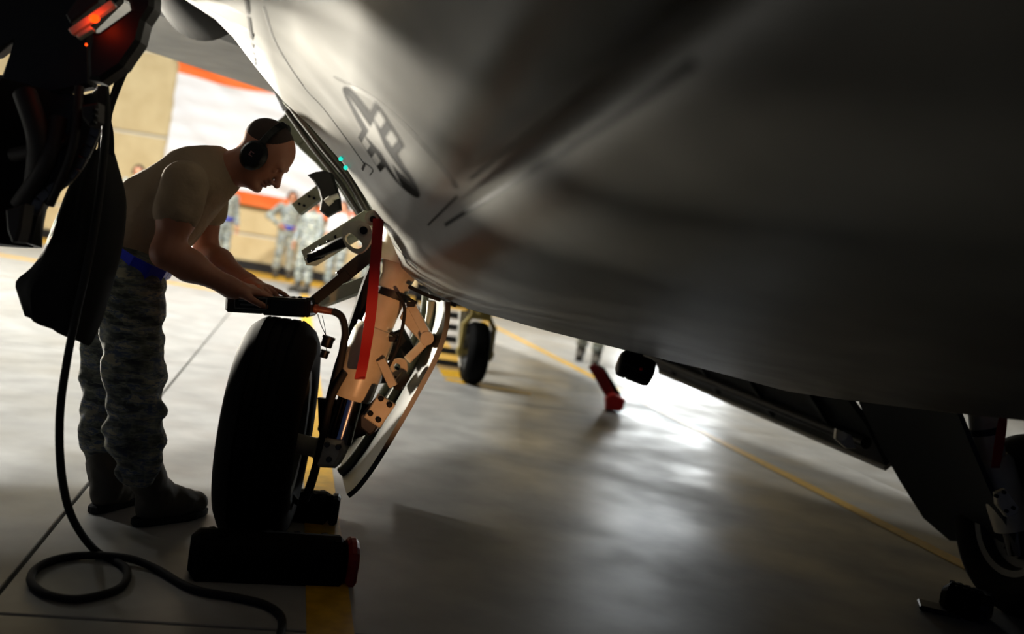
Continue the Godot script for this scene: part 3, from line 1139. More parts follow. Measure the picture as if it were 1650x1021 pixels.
	for k in 9:
		var f := k / 8.0
		var row := []
		for i in 16:
			row.append(lrim[i].lerp(rrim[i], f) + CF * 0.16 * sin(f * PI))
		rows.append(row)
	b.slab(rows, 0.02)
	var shell := part("engine_cover", b, M.dark_metal, t)
	b = MB.new()
	for i in range(4, 13):
		b.bar(rrim[i], rrim[i + 1], 0.028, 0.012, CR * 0.7 + CU * 0.7)
	part("cover_rim", b, M.steel, shell)
	for q in [[[40, 150], [58, 300], 0.03], [[95, 190], [30, 330], 0.022], [[20, 250], [110, 225], 0.018], [[128, 140], [80, 330], 0.012]]:
		b = MB.new()
		b.tube(spline([P(q[0][0], q[0][1], 2.44), P((q[0][0] + q[1][0]) / 2.0 + 14, (q[0][1] + q[1][1]) / 2.0, 2.42), P(q[1][0], q[1][1], 2.46)], 6), q[2], 10)
		part("cover_pipe", b, M.old_pipe, shell)
	b = MB.new()
	outline(b, [[18, 340], [48, 330], [42, 372], [36, 390], [28, 392], [20, 372]], 2.4, 0.06, 0.006)
	part("cover_latch", b, M.old_pipe, shell)
	b = MB.new()
	outline(b, [[137, 172], [164, 168], [163, 198], [150, 206], [138, 192]], 2.42, 0.05, 0.006)
	part("clevis", b, M.old_pipe, shell)
	bolts("clevis_bolt", [[152, 177], [152, 187], [150, 197]], 2.39, 0.006, M.black_plastic, shell)

func skin_details(t: Node3D, hull: Node3D):
	# panel lines
	var b: MB
	for q in [[[[396, -10], [404, 50], [413, 113]], 0.008], [[[425, 10], [445, 70], [490, 140], [520, 173], [560, 226], [588, 265]], 0.004], [[[584, 273], [588, 264]], 0.008], [[[588, 262], [601, 273], [596, 282]], 0.003],
		[[[718, 362], [800, 310], [900, 247], [1000, 183], [1120, 100]], 0.009], [[[690, 362], [736, 316]], 0.005], [[[600, 350], [640, 400], [672, 432]], 0.004]]:
		b = MB.new()
		skin_strip(b, q[0], q[1], 0.0014)
		part("panel_line", b, M.panel_gap, hull)
	for q in [[[757, 288], [850, 215], [1000, 97], [1120, 10]], [[540, 125], [600, 158], [655, 205], [700, 255], [736, 302]]]:
		b = MB.new()
		skin_strip(b, q, 0.008, 0.0012, 8)
		part("fairing_edge", b, M.aircraft_grey, hull)
	# national marking: grey disc and bars, pale star and stripes
	var c := skin_hit(613, 232)
	var fwd := -JF
	var n: Vector3 = c[2]
	var along := (fwd - n * fwd.dot(n)).normalized()
	var up := n.cross(along).normalized()
	if up.y < 0:
		up = -up
	var r := 0.132
	var layer := func(polys: Array, lift: float, m: Material, called: String):
		var mb := MB.new()
		for poly in polys:
			var tr := Geometry2D.triangulate_polygon(poly)
			for i in range(0, tr.size(), 3):
				var todo := [[poly[tr[i]], poly[tr[i + 1]], poly[tr[i + 2]]]]
				while todo.size():
					var q: Array = todo.pop_back()
					var lmax := 0
					for e in 3:
						if q[e].distance_to(q[(e + 1) % 3]) > q[lmax].distance_to(q[(lmax + 1) % 3]):
							lmax = e
					if q[lmax].distance_to(q[(lmax + 1) % 3]) > 0.3:
						var mid: Vector2 = (q[lmax] + q[(lmax + 1) % 3]) / 2.0
						todo.append([q[lmax], mid, q[(lmax + 2) % 3]])
						todo.append([mid, q[(lmax + 1) % 3], q[(lmax + 2) % 3]])
						continue
					var w := []
					for e in q:
						var p: Vector3 = c[1] + along * e.x * r + up * e.y * r + n * 0.3
						var hit := skin_along(p, -n)
						w.append((hit[1] if hit[0] < 5.0 else p - n * 0.3) + n * lift)
					mb.tri_out(w[0], w[1], w[2], w[0] - n)
		part(called, mb, m, hull)
	var disc := PackedVector2Array()
	for k in 40:
		disc.append(Vector2(cos(TAU * k / 40.0), sin(TAU * k / 40.0)) * 1.12)
	var star := PackedVector2Array()
	for k in 10:
		var a := PI / 2 + TAU * k / 10.0
		star.append(Vector2(cos(a), sin(a)) * (1.0 if k % 2 == 0 else 0.382))
	var rect := func(x0: float, y0: float, x1: float, y1: float) -> PackedVector2Array:
		return PackedVector2Array([Vector2(x0, y0), Vector2(x1, y0), Vector2(x1, y1), Vector2(x0, y1)])
	layer.call([disc], 0.0012, M.marking_grey, "insignia_disc")
	layer.call([star], 0.0024, M.aircraft_grey, "insignia_star")
	for e in [-1.0, 1.0]:
		var bar: PackedVector2Array = rect.call(minf(0.9 * e, 2.12 * e), -0.33, maxf(0.9 * e, 2.12 * e), 0.45)
		layer.call([bar], 0.0016, M.marking_grey, "insignia_bar")
		for y in [-0.2, 0.14]:
			layer.call([rect.call(minf(1.1 * e, 2.0 * e), y, maxf(1.1 * e, 2.0 * e), y + 0.18)], 0.0024, M.aircraft_grey, "insignia_stripe")

# ---------------------------------------------------------------- smooth bodies: distance fields meshed as surface nets
func bone(a: Vector3, b: Vector3, ra: float, rb: float, w := Vector3.ZERO, s := 1.0, k := -1.0) -> Array:
	return [0, a, b, ra, rb, w, s, k]

func egg(c: Vector3, bas: Basis, r: Vector3, k := -1.0, cut := false) -> Array:
	return [2 if cut else 1, c, bas, r, maxf(r.x, maxf(r.y, r.z)), 0, 0, k]

func net(prims: Array, cell: float, k0: float, amp := 0.0, freq := 14.0, stretch := Vector3.ONE) -> Array:
	var box := AABB()
	var boxes := []
	for p in prims:
		var r: float = maxf(p[3], p[4]) * maxf(1.0, p[6]) if p[0] == 0 else p[4]
		var kk: float = k0 if p[7] < 0.0 else p[7]
		var bb := AABB(p[1], Vector3.ZERO)
		if p[0] == 0:
			bb = bb.expand(p[2])
		bb = bb.grow(r + kk * 0.6 + cell * 2.5)
		boxes.append(bb)
		box = bb if boxes.size() == 1 else box.merge(bb)
	var o := box.position
	var nx := int(box.size.x / cell) + 2
	var ny := int(box.size.y / cell) + 2
	var nz := int(box.size.z / cell) + 2
	var f := PackedFloat32Array()
	f.resize(nx * ny * nz)
	f.fill(9.0)
	for i in prims.size():
		var p: Array = prims[i]
		var bb: AABB = boxes[i]
		var k: float = maxf(k0 if p[7] < 0.0 else p[7], 0.0001)
		var x0 := maxi(int((bb.position.x - o.x) / cell), 0)
		var y0 := maxi(int((bb.position.y - o.y) / cell), 0)
		var z0 := maxi(int((bb.position.z - o.z) / cell), 0)
		var x1 := mini(int((bb.end.x - o.x) / cell) + 1, nx)
		var y1 := mini(int((bb.end.y - o.y) / cell) + 1, ny)
		var z1 := mini(int((bb.end.z - o.z) / cell) + 1, nz)
		var kind: int = p[0]
		var a: Vector3 = p[1]
		var ab := Vector3.ZERO
		var inv := 0.0
		var ra := 0.0
		var rb := 0.0
		var w := Vector3.ZERO
		var sq := 0.0
		var bi := Basis.IDENTITY
		var rm := 0.0
		if kind == 0:
			w = p[5]
			sq = 1.0 / p[6] - 1.0
			ab = p[2] - a
			if sq != 0.0:
				ab += w * (ab.dot(w) * sq)
			inv = 1.0 / maxf(ab.length_squared(), 1e-9)
			ra = p[3]
			rb = p[4] - p[3]
		else:
			var bas: Basis = p[2]
			var r: Vector3 = p[3]
			bi = (bas * Basis.from_scale(r)).inverse()
			rm = minf(r.x, minf(r.y, r.z))
		for z in range(z0, z1):
			for y in range(y0, y1):
				var at := (z * ny + y) * nx
				for x in range(x0, x1):
					var q := Vector3(o.x + x * cell, o.y + y * cell, o.z + z * cell) - a
					var d: float
					if kind == 0:
						if sq != 0.0:
							q += w * (q.dot(w) * sq)
						var t := clampf(q.dot(ab) * inv, 0.0, 1.0)
						d = (q - ab * t).length() - ra - rb * t
					else:
						d = ((bi * q).length() - 1.0) * rm
					var e := f[at + x]
					if kind == 2:
						d = -d
						var h := maxf(k - absf(d - e), 0.0)
						f[at + x] = maxf(d, e) + h * h / (4.0 * k)
					else:
						var h := maxf(k - absf(d - e), 0.0)
						f[at + x] = minf(d, e) - h * h / (4.0 * k)
	if amp > 0.0:
		var nz2 := FastNoiseLite.new()
		nz2.seed = 3
		nz2.frequency = freq
		nz2.fractal_octaves = 2
		for z in nz:
			for y in ny:
				var at := (z * ny + y) * nx
				for x in nx:
					if absf(f[at + x]) < cell * 3.0 + amp:
						f[at + x] += amp * nz2.get_noise_3d((o.x + x * cell) * stretch.x, (o.y + y * cell) * stretch.y, (o.z + z * cell) * stretch.z)
	var verts := PackedVector3Array()
	var idx := PackedInt32Array()
	var at_cell := {}
	var far := cell * 2.2
	var step := [0, 1, nx, nx + 1, nx * ny, nx * ny + 1, nx * ny + nx, nx * ny + nx + 1]
	var offs := [Vector3(0, 0, 0), Vector3(1, 0, 0), Vector3(0, 1, 0), Vector3(1, 1, 0), Vector3(0, 0, 1), Vector3(1, 0, 1), Vector3(0, 1, 1), Vector3(1, 1, 1)]
	var edges := [[0, 1], [2, 3], [4, 5], [6, 7], [0, 2], [1, 3], [4, 6], [5, 7], [0, 4], [1, 5], [2, 6], [3, 7]]
	for z in nz - 1:
		for y in ny - 1:
			var row := (z * ny + y) * nx
			for x in nx - 1:
				var c := row + x
				if absf(f[c]) > far:
					continue
				var mask := 0
				for e in 8:
					if f[c + step[e]] < 0.0:
						mask |= 1 << e
				if mask == 0 or mask == 255:
					continue
				var sum := Vector3.ZERO
				var n := 0
				for e in edges:
					var g0 := f[c + step[e[0]]]
					var g1 := f[c + step[e[1]]]
					if (g0 < 0.0) != (g1 < 0.0):
						sum += offs[e[0]].lerp(offs[e[1]], g0 / (g0 - g1))
						n += 1
				at_cell[c] = verts.size()
				verts.append(o + (Vector3(x, y, z) + sum / n) * cell)
	var ax := [[1, nx, nx * ny], [nx, nx * ny, 1], [nx * ny, 1, nx]]
	for c in at_cell:
		for e in ax:
			var s0 := f[c] < 0.0
			if s0 != (f[c + e[0]] < 0.0):
				var q0 = at_cell.get(c)
				var q1 = at_cell.get(c - e[1])
				var q2 = at_cell.get(c - e[1] - e[2])
				var q3 = at_cell.get(c - e[2])
				if q1 == null or q2 == null or q3 == null:
					continue
				if s0:
					idx.append_array([q0, q2, q1, q0, q3, q2])
				else:
					idx.append_array([q0, q1, q2, q0, q2, q3])
	return [verts, idx]

func net_mesh(nets: Array) -> ArrayMesh:
	var st := SurfaceTool.new()
	st.begin(Mesh.PRIMITIVE_TRIANGLES)
	st.set_smooth_group(0)
	var base := 0
	for n in nets:
		for v in n[0]:
			st.add_vertex(v)
		for i in n[1]:
			st.add_index(base + i)
		base += n[0].size()
	st.generate_normals()
	return st.commit()

func wear(called: String, nets: Array, m: Material, who: Node3D) -> MeshInstance3D:
	return obj(called, net_mesh(nets), m, who, -who.position)

# a hand: wrist point, direction of the fingers, back of the hand, thumb side (+1 when the thumb lies along back x dir)
func hand_prims(wr: Vector3, dir: Vector3, back: Vector3, thumb: float, curl: Array, spread := 0.06, sc := 1.0) -> Array:
	dir = dir.normalized()
	back = (back - dir * back.dot(dir)).normalized()
	var side := back.cross(dir) * thumb
	var out := [bone(wr, wr + dir * 0.03 * sc, 0.026 * sc, 0.026 * sc, side, 1.3, 0.02)]
	for k in 4:
		var o := side * (0.027 - 0.018 * k) * sc
		out.append(bone(wr + dir * 0.02 * sc + o * 0.6, wr + dir * 0.09 * sc + o, 0.016 * sc, 0.0125 * sc, Vector3.ZERO, 1.0, 0.012))
	var lens := [[0.040, 0.024, 0.020], [0.045, 0.027, 0.022], [0.041, 0.025, 0.021], [0.032, 0.019, 0.018]]
	for k in 4:
		var o := side * (0.028 - 0.0187 * k) * sc
		var p := wr + dir * (0.092 - (0.006 if k == 3 else 0.0)) * sc + o
		var fd := (dir + side * (0.5 - k / 3.0) * spread * 2.0).normalized()
		var ang := 0.0
		for s in 3:
			ang += curl[k] * (0.55 if s == 0 else 0.8)
			var q: Vector3 = p + (fd * cos(ang) - back * sin(ang)) * lens[k][s] * sc
			out.append(bone(p, q, (0.0098 - 0.0012 * s) * sc, (0.0090 - 0.0012 * s) * sc, Vector3.ZERO, 1.0, 0.003))
			p = q
	var tb := wr + dir * 0.03 * sc + side * 0.024 * sc - back * 0.006 * sc
	var tm := tb + (side * 0.75 + dir * 0.75 - back * 0.25).normalized() * 0.042 * sc
	var te := tm + (side * 0.25 + dir * 0.95 - back * 0.3).normalized() * 0.032 * sc
	var tt := te + (dir * 0.95 - side * 0.1 - back * 0.3).normalized() * 0.024 * sc
	out.append(bone(tb, tm, 0.016 * sc, 0.0115 * sc, Vector3.ZERO, 1.0, 0.014))
	out.append(bone(tm, te, 0.0115 * sc, 0.0105 * sc, Vector3.ZERO, 1.0, 0.004))
	out.append(bone(te, tt, 0.0105 * sc, 0.0085 * sc, Vector3.ZERO, 1.0, 0.003))
	return out

# a head: centre of the skull, face direction, up
func head_prims(c: Vector3, face: Vector3, up: Vector3, sc := 1.0, ears := true) -> Array:
	face = face.normalized()
	up = (up - face * up.dot(face)).normalized()
	var sd := up.cross(face)
	var bas := Basis(sd, up, face)
	var L := func(x: float, y: float, z: float) -> Vector3:
		return c + (sd * x + up * y + face * z) * sc
	var out := [
		egg(L.call(0, 0.004, -0.012), bas, Vector3(0.077, 0.084, 0.097) * sc),
		egg(L.call(0, -0.055, 0.030), bas, Vector3(0.060, 0.080, 0.046) * sc, 0.03),
		egg(L.call(0, -0.119, 0.066), bas, Vector3(0.028, 0.018, 0.024) * sc, 0.016),
		bone(L.call(-0.054, -0.07, -0.005), L.call(-0.022, -0.118, 0.052), 0.018 * sc, 0.015 * sc, Vector3.ZERO, 1.0, 0.025),
		bone(L.call(0.054, -0.07, -0.005), L.call(0.022, -0.118, 0.052), 0.018 * sc, 0.015 * sc, Vector3.ZERO, 1.0, 0.025),
		bone(L.call(-0.036, -0.008, 0.076), L.call(0.036, -0.008, 0.076), 0.011 * sc, 0.011 * sc, Vector3.ZERO, 1.0, 0.014),
		egg(L.call(-0.032, -0.030, 0.088), bas, Vector3(0.021, 0.014, 0.018) * sc, 0.010, true),
		egg(L.call(0.032, -0.030, 0.088), bas, Vector3(0.021, 0.014, 0.018) * sc, 0.010, true),
		egg(L.call(-0.032, -0.030, 0.068), bas, Vector3(0.013, 0.012, 0.012) * sc, 0.002),
		egg(L.call(0.032, -0.030, 0.068), bas, Vector3(0.013, 0.012, 0.012) * sc, 0.002),
		bone(L.call(0, -0.022, 0.082), L.call(0, -0.060, 0.108), 0.009 * sc, 0.0125 * sc, Vector3.ZERO, 1.0, 0.010),
		egg(L.call(-0.013, -0.067, 0.092), bas, Vector3(0.010, 0.008, 0.011) * sc, 0.006),
		egg(L.call(0.013, -0.067, 0.092), bas, Vector3(0.010, 0.008, 0.011) * sc, 0.006),
		egg(L.call(0, -0.081, 0.084), bas, Vector3(0.024, 0.0065, 0.011) * sc, 0.004),
		egg(L.call(0, -0.0945, 0.081), bas, Vector3(0.021, 0.006, 0.0105) * sc, 0.004),
		egg(L.call(0, -0.088, 0.096), bas, Vector3(0.024, 0.0020, 0.008) * sc, 0.002, true),
	]
	if ears:
		for s in [-1.0, 1.0]:
			out.append(egg(L.call(0.077 * s, -0.03, -0.008), bas, Vector3(0.010, 0.032, 0.019) * sc, 0.006))
			out.append(egg(L.call(0.088 * s, -0.028, -0.002), bas, Vector3(0.006, 0.018, 0.009) * sc, 0.004, true))
	return out

func ear_defenders(who: Node3D, c: Vector3, face: Vector3, up: Vector3, sc := 1.0, marked := false):
	face = face.normalized()
	up = (up - face * up.dot(face)).normalized()
	var sd := up.cross(face)
	var b := MB.new()
	var arc := []
	for k in 15:
		var a := PI * k / 14.0
		arc.append(c + (sd * cos(a) * 0.094 + up * (sin(a) * 0.118 - 0.012) - face * 0.012) * sc)
	for k in 14:
		b.bar(arc[k], arc[k + 1] + (arc[k + 1] - arc[k]) * 0.15, 0.022 * sc, 0.009 * sc, face, 0.002)
	var band := part("ear_defenders", b, M.black_plastic, who)
	for s in [-1.0, 1.0]:
		b = MB.new()
		var xf := Transform3D(Basis(face * 0.92, sd * s, up * 1.1) * Basis.from_scale(Vector3.ONE * sc), c + (sd * s * 0.070 - up * 0.030 - face * 0.012) * sc)
		if xf.basis.determinant() < 0:
			xf.basis = Basis(-xf.basis.x, xf.basis.y, xf.basis.z)
		b.lathe([Vector2(0.0, -0.004), Vector2(0.036, -0.004), Vector2(0.041, 0.002), Vector2(0.041, 0.012), Vector2(0.044, 0.014), Vector2(0.043, 0.030), Vector2(0.034, 0.040), Vector2(0.0, 0.043)], xf, 24)
		part("ear_cup", b, M.black_plastic, band)
		if marked:
			b = MB.new()
			for q in [[-0.006, 0.0, 0.004, 0.016], [0.0, 0.006, 0.012, 0.003], [0.0, -0.006, 0.012, 0.003]]:
				b.box(Transform3D(Basis(face, up, face.cross(up)), xf.origin + sd * s * 0.0435 * sc + face * q[0] + up * q[1]), Vector3(q[2], q[3], 0.001))
			part("cup_marking", b, M.faded_mark, band)

# ---------------------------------------------------------------- people
func person_mats():
	mat("skin", Color(0.62, 0.40, 0.30), 0.5)
	mat("skin_pale", Color(0.80, 0.56, 0.43), 0.5)
	mat("tan_shirt", Color(0.56, 0.48, 0.39), 0.9)
	M.tan_shirt.normal_enabled = true
	M.tan_shirt.normal_texture = noise_tex(0.02, Color.BLACK, Color.WHITE, 512, 4, 3.0, 31)
	tri_map(M.tan_shirt, 2.0)
	mat("boot_leather", Color(0.27, 0.25, 0.21), 0.75)
	mat("boot_sole", Color(0.05, 0.05, 0.05), 0.85)
	mat("hair_brown", Color(0.16, 0.10, 0.075), 0.9)
	mat("faded_mark", Color(0.45, 0.3, 0.3), 0.6)
	mat("blue_belt", Color(0.05, 0.14, 0.75), 0.5)
	for q in [["camo", 1.1], ["camo_pale", 1.75]]:
		var m := mat(q[0], Color.WHITE, 0.9)
		var n := noise_tex(0.012, Color.BLACK, Color.WHITE, 512, 4, 0.0, 40)
		(n.noise as FastNoiseLite).domain_warp_enabled = true
		(n.noise as FastNoiseLite).domain_warp_amplitude = 40.0
		var g := Gradient.new()
		g.interpolation_mode = Gradient.GRADIENT_INTERPOLATE_CONSTANT
		g.offsets = PackedFloat32Array([0.0, 0.36, 0.48, 0.58, 0.70])
		var s: float = q[1]
		g.colors = PackedColorArray([Color(0.14, 0.15, 0.17) * s, Color(0.30, 0.32, 0.28) * s, Color(0.46, 0.46, 0.41) * s, Color(0.24, 0.29, 0.38) * s, Color(0.58, 0.55, 0.46) * s])
		n.color_ramp = g
		m.albedo_texture = n
		tri_map(m, 2.2)
		m.uv1_scale = Vector3(1.3, 3.6, 1.3)

func people():
	person_mats()
	airman()
	# the watchers by the wall
	watcher(on_level(453, 448, 0), 0.35, 1.80, "hips", "person standing hands on hips in pale camouflage with a blue belt, before the tan wall", true)
	watcher(on_level(485, 471, 0), -0.5, 1.62, "down", "shorter person in pale camouflage, half hidden behind the open gear link", false)
	watcher(on_level(348, 440, 0), 0.9, 1.78, "down", "person in pale camouflage with blue belt, seen past the bent airman's arms", true)
	watcher(on_level(204, 424, 0), 0.2, 1.72, "down", "person in blue-grey camouflage and ear defenders, showing only a head over the airman's back", false)
	watcher(on_level(534, 471, 0), -0.3, 1.70, "shrug", "person in a white tee shirt with raised bare arm behind the gear link", false)
	watcher(on_level(592, 482, 0), -0.2, 1.75, "down", "person in camouflage trousers behind the landing gear strut", true)
	watcher(on_level(946, 584, 0), -0.15, 1.78, "stride", "person whose boots and trouser legs show below the aircraft belly", false)

func boot(who: Node3D, heel: Vector3, toe: Vector3, shaft: Vector3, cell: float, rs: float):
	var fw := toe - heel
	fw.y = 0
	fw = fw.normalized()
	var sd := fw.cross(Vector3.UP)
	var len := Vector2(toe.x - heel.x, toe.z - heel.z).length()
	var L := func(f: float, y: float) -> Vector3:
		return Vector3(heel.x, 0, heel.z) + fw * f * len + Vector3.UP * y
	var n := net([
		bone(L.call(0.18, 0.055), L.call(0.45, 0.055), 0.042, 0.042, sd, 0.95, 0.02),
		bone(L.call(0.45, 0.055), L.call(0.84, 0.050), 0.042, 0.038, sd, 1.12, 0.03),
		bone(L.call(0.28, 0.12), L.call(0.62, 0.068), 0.042, 0.036, Vector3.ZERO, 1.0, 0.04),
		bone(L.call(0.24, 0.09), L.call(0.24, 0.17) * 0.5 + shaft * 0.5 - Vector3.UP * 0.03, 0.052, rs, Vector3.ZERO, 1.0, 0.04),
		bone(L.call(0.24, 0.17) * 0.5 + shaft * 0.5 - Vector3.UP * 0.03, shaft, rs, rs * 1.04, Vector3.ZERO, 1.0, 0.03)], cell, 0.03, 0.004, 18.0)
	var o := wear("boot", [n], M.boot_leather, who)
	var b := MB.new()
	var poly := PackedVector2Array()
	for k in 24:
		var a := TAU * k / 24.0
		var x := 0.5 + 0.5 * cos(a)
		var wd := (0.040 if x < 0.42 else lerpf(0.040, 0.050, sin(clampf((x - 0.42) / 0.5, 0, 1) * PI)))
		poly.append(Vector2(x * len, signf(sin(a)) * pow(absf(sin(a)), 0.6) * wd))
	var xf := Transform3D(Basis(fw, sd, Vector3.UP), Vector3(heel.x, 0.014, heel.z))
	if xf.basis.determinant() < 0:
		xf.basis = Basis(fw, -sd, Vector3.UP)
	b.prism(poly, xf, 0.027, 0.004)
	part("sole", b, M.boot_sole, o)

func outer(n: Array, from: Vector3, dir: Vector3) -> float:
	var best := 0.12
	var v: PackedVector3Array = n[0]
	var idx: PackedInt32Array = n[1]
	for i in range(0, idx.size(), 3):
		var p := v[idx[i]]
		if (p - from).length_squared() < 0.12 and (p - from).dot(dir) > 0.05:
			var h = Geometry3D.ray_intersects_triangle(from, dir, p, v[idx[i + 1]], v[idx[i + 2]])
			if h != null:
				best = maxf(best, (h - from).length())
	return best

func airman():
	var near := P(222, 690, 3.06)
	var who := thing("person", "airman in tan tee shirt and camouflage trousers bending over the tyre wearing ear defenders", "person", Vector3(-1.1, 0, -3.12))
	var w := CF
	var iu := CR * -0.0
	# head, tilted well forward
	var up2 := CR * 0.78 + CU * 0.63
	var face := CR * 0.63 - CU * 0.78
	var hc := P(436, 241, 3.2)
	var hp := head_prims(hc, face, up2, 1.0, false)
	hp.append(bone(P(421, 256, 3.2), P(362, 276, 3.2), 0.056, 0.064, Vector3.ZERO, 1.0, 0.04))
	var skin := [net(hp, 0.0045, 0.02)]
	# arms, torso and legs of the one body
	var sn := P(300, 296, 2.99)
	var en := P(268, 408, 2.96)
	var wn := P(372, 463, 3.08)
	var sf := P(338, 296, 3.40)
	var ef := P(330, 405, 3.46)
	var wf := P(400, 456, 3.29)
	var body := [
		bone(P(362, 274, 3.2), P(330, 285, 3.2), 0.060, 0.075),
		bone(P(260, 345, 3.2), P(318, 292, 3.2), 0.115, 0.105, w, 1.45),
		bone(P(203, 430, 3.2), P(258, 348, 3.2), 0.115, 0.11, w, 1.3),
		bone(sn, sn.lerp(en, 0.45), 0.060, 0.057), bone(sn.lerp(en, 0.45), en, 0.057, 0.043),
		bone(en, en.lerp(wn, 0.35), 0.045, 0.047), bone(en.lerp(wn, 0.35), wn, 0.047, 0.029), bone(wn, wn + (wn - en).normalized() * 0.02, 0.029, 0.027),
		bone(sf, ef, 0.058, 0.042), bone(ef, ef.lerp(wf, 0.35), 0.044, 0.045), bone(ef.lerp(wf, 0.35), wf, 0.045, 0.028), bone(wf, wf + (wf - ef).normalized() * 0.02, 0.028, 0.026),
		bone(P(208, 445, 3.08), P(217, 600, 3.06), 0.085, 0.058), bone(P(217, 600, 3.06), P(224, 742, 3.06), 0.055, 0.03),
		bone(P(190, 445, 3.32), P(174, 610, 3.34), 0.085, 0.058), bone(P(174, 610, 3.34), P(168, 738, 3.26), 0.055, 0.03)]
	skin.append(net(body, 0.012, 0.035))
	# near hand flat on the unit, far hand pressing a key with the first finger
	skin.append(net(hand_prims(wn, P(424, 470, 3.16) - wn, CU * 0.9 - CF * 0.5, -1.0, [0.28, 0.34, 0.40, 0.5]), 0.0032, 0.008))
	skin.append(net(hand_prims(wf, P(450, 470, 3.2) - wf, CU * 0.95 + CF * 0.1, 1.0, [0.12, 0.45, 0.7, 0.8]), 0.0032, 0.008))
	wear("body", skin, M.skin, who)
	# hair: a close crop over the back and top of the skull
	var sd := up2.cross(face).normalized()
	var hb := Basis(sd, up2.normalized(), face.normalized())
	var hair := net([egg(hc + up2.normalized() * 0.009 - face.normalized() * 0.0165, hb, Vector3(0.0775, 0.081, 0.0945)), egg(hc + face.normalized() * 0.112 - up2.normalized() * 0.05, hb, Vector3(0.2, 0.095, 0.095), 0.004, true)], 0.005, 0.01)
	wear("hair", [hair], M.hair_brown, who)
	ear_defenders(who, hc + face.normalized() * 0.012 + up2.normalized() * -0.012, face * 0.9 + up2 * 0.25, up2 * 0.95 - face * 0.35, 1.08, true)
	# tee shirt
	var sh := [
		bone(P(356, 276, 3.2), P(325, 288, 3.2), 0.068, 0.085),
		bone(P(258, 342, 3.2), P(316, 293, 3.2), 0.128, 0.118, w, 1.45),
		bone(P(212, 402, 3.2), P(258, 345, 3.2), 0.128, 0.126, w, 1.32),
		bone(sn, sn.lerp(en, 0.42), 0.074, 0.073, Vector3.ZERO, 1.0, 0.05),
		bone(sf, sf.lerp(ef, 0.40), 0.072, 0.07, Vector3.ZERO, 1.0, 0.05),
		bone(P(214, 400, 3.2), P(208, 407, 3.2), 0.132, 0.131, w, 1.3)]
	for s in [[sn, en, 0.62, 0.055], [sf, ef, 0.6, 0.055]]:
		var c: Vector3 = s[0].lerp(s[1], s[2])
		sh.append(egg(c + (s[1] - s[0]).normalized() * 0.02, Basis.IDENTITY, Vector3.ONE * s[3], 0.004, true))
	var shirt_net := net(sh, 0.011, 0.06, 0.011, 7.0, Vector3(1, 0.55, 1))
	wear("tee_shirt", [shirt_net], M.tan_shirt, who)
	# trousers
	var tr := [
		bone(P(196, 446, 3.2), P(203, 420, 3.2), 0.138, 0.128, w, 1.22),
		bone(P(207, 455, 3.07), P(216, 600, 3.06), 0.118, 0.086), bone(P(216, 600, 3.06), P(216, 700, 3.06), 0.086, 0.087), bone(P(216, 700, 3.06), P(223, 752, 3.06), 0.087, 0.068),
		bone(P(186, 455, 3.33), P(176, 610, 3.34), 0.118, 0.086), bone(P(176, 610, 3.34), P(170, 690, 3.3), 0.086, 0.082), bone(P(170, 690, 3.3), P(168, 730, 3.28), 0.082, 0.062),
		bone(P(240, 652, 3.03), P(250, 655, 3.03), 0.035, 0.03), bone(P(236, 735, 3.06), P(242, 733, 3.06), 0.036, 0.03)]
	var leg_net := net(tr, 0.012, 0.04, 0.017, 8.0, Vector3(0.8, 1.5, 0.8))
	wear("trousers", [leg_net], M.camo, who)
	# belt
	var bl := []
	var wc := P(208, 404, 3.2)
	for k in 28:
		var a := TAU * k / 28.0
		var dir := ((CR * 0.86 - CU * 0.50) * cos(a) + CF * sin(a)).normalized()
		bl.append(wc + dir * (maxf(outer(leg_net, wc, dir), outer(shirt_net, wc, dir)) + 0.004))
	var b := MB.new()
	var ax := (CR * 0.50 + CU * 0.86)
	for k in 28:
		b.bar(bl[k], bl[(k + 1) % 28] + (bl[(k + 1) % 28] - bl[k]) * 0.1, 0.055, 0.006, ax, 0.001)
	part("reflective_belt", b, M.blue_belt, who)
	# boots
	var h1 := on_level(213, 848, 0.0)
	var t1 := on_level(318, 829, 0.0)
	boot(who, h1, h1 + (t1 - h1).normalized() * 0.305, P(223, 738, 3.06), 0.008, 0.055)
	var h2 := on_level(146, 828, 0.0)
	var t2 := on_level(212, 806, 0.0)
	boot(who, h2, h2 + (t2 - h2).normalized() * 0.3, P(168, 742, 3.27), 0.008, 0.055)

var hand_net := []

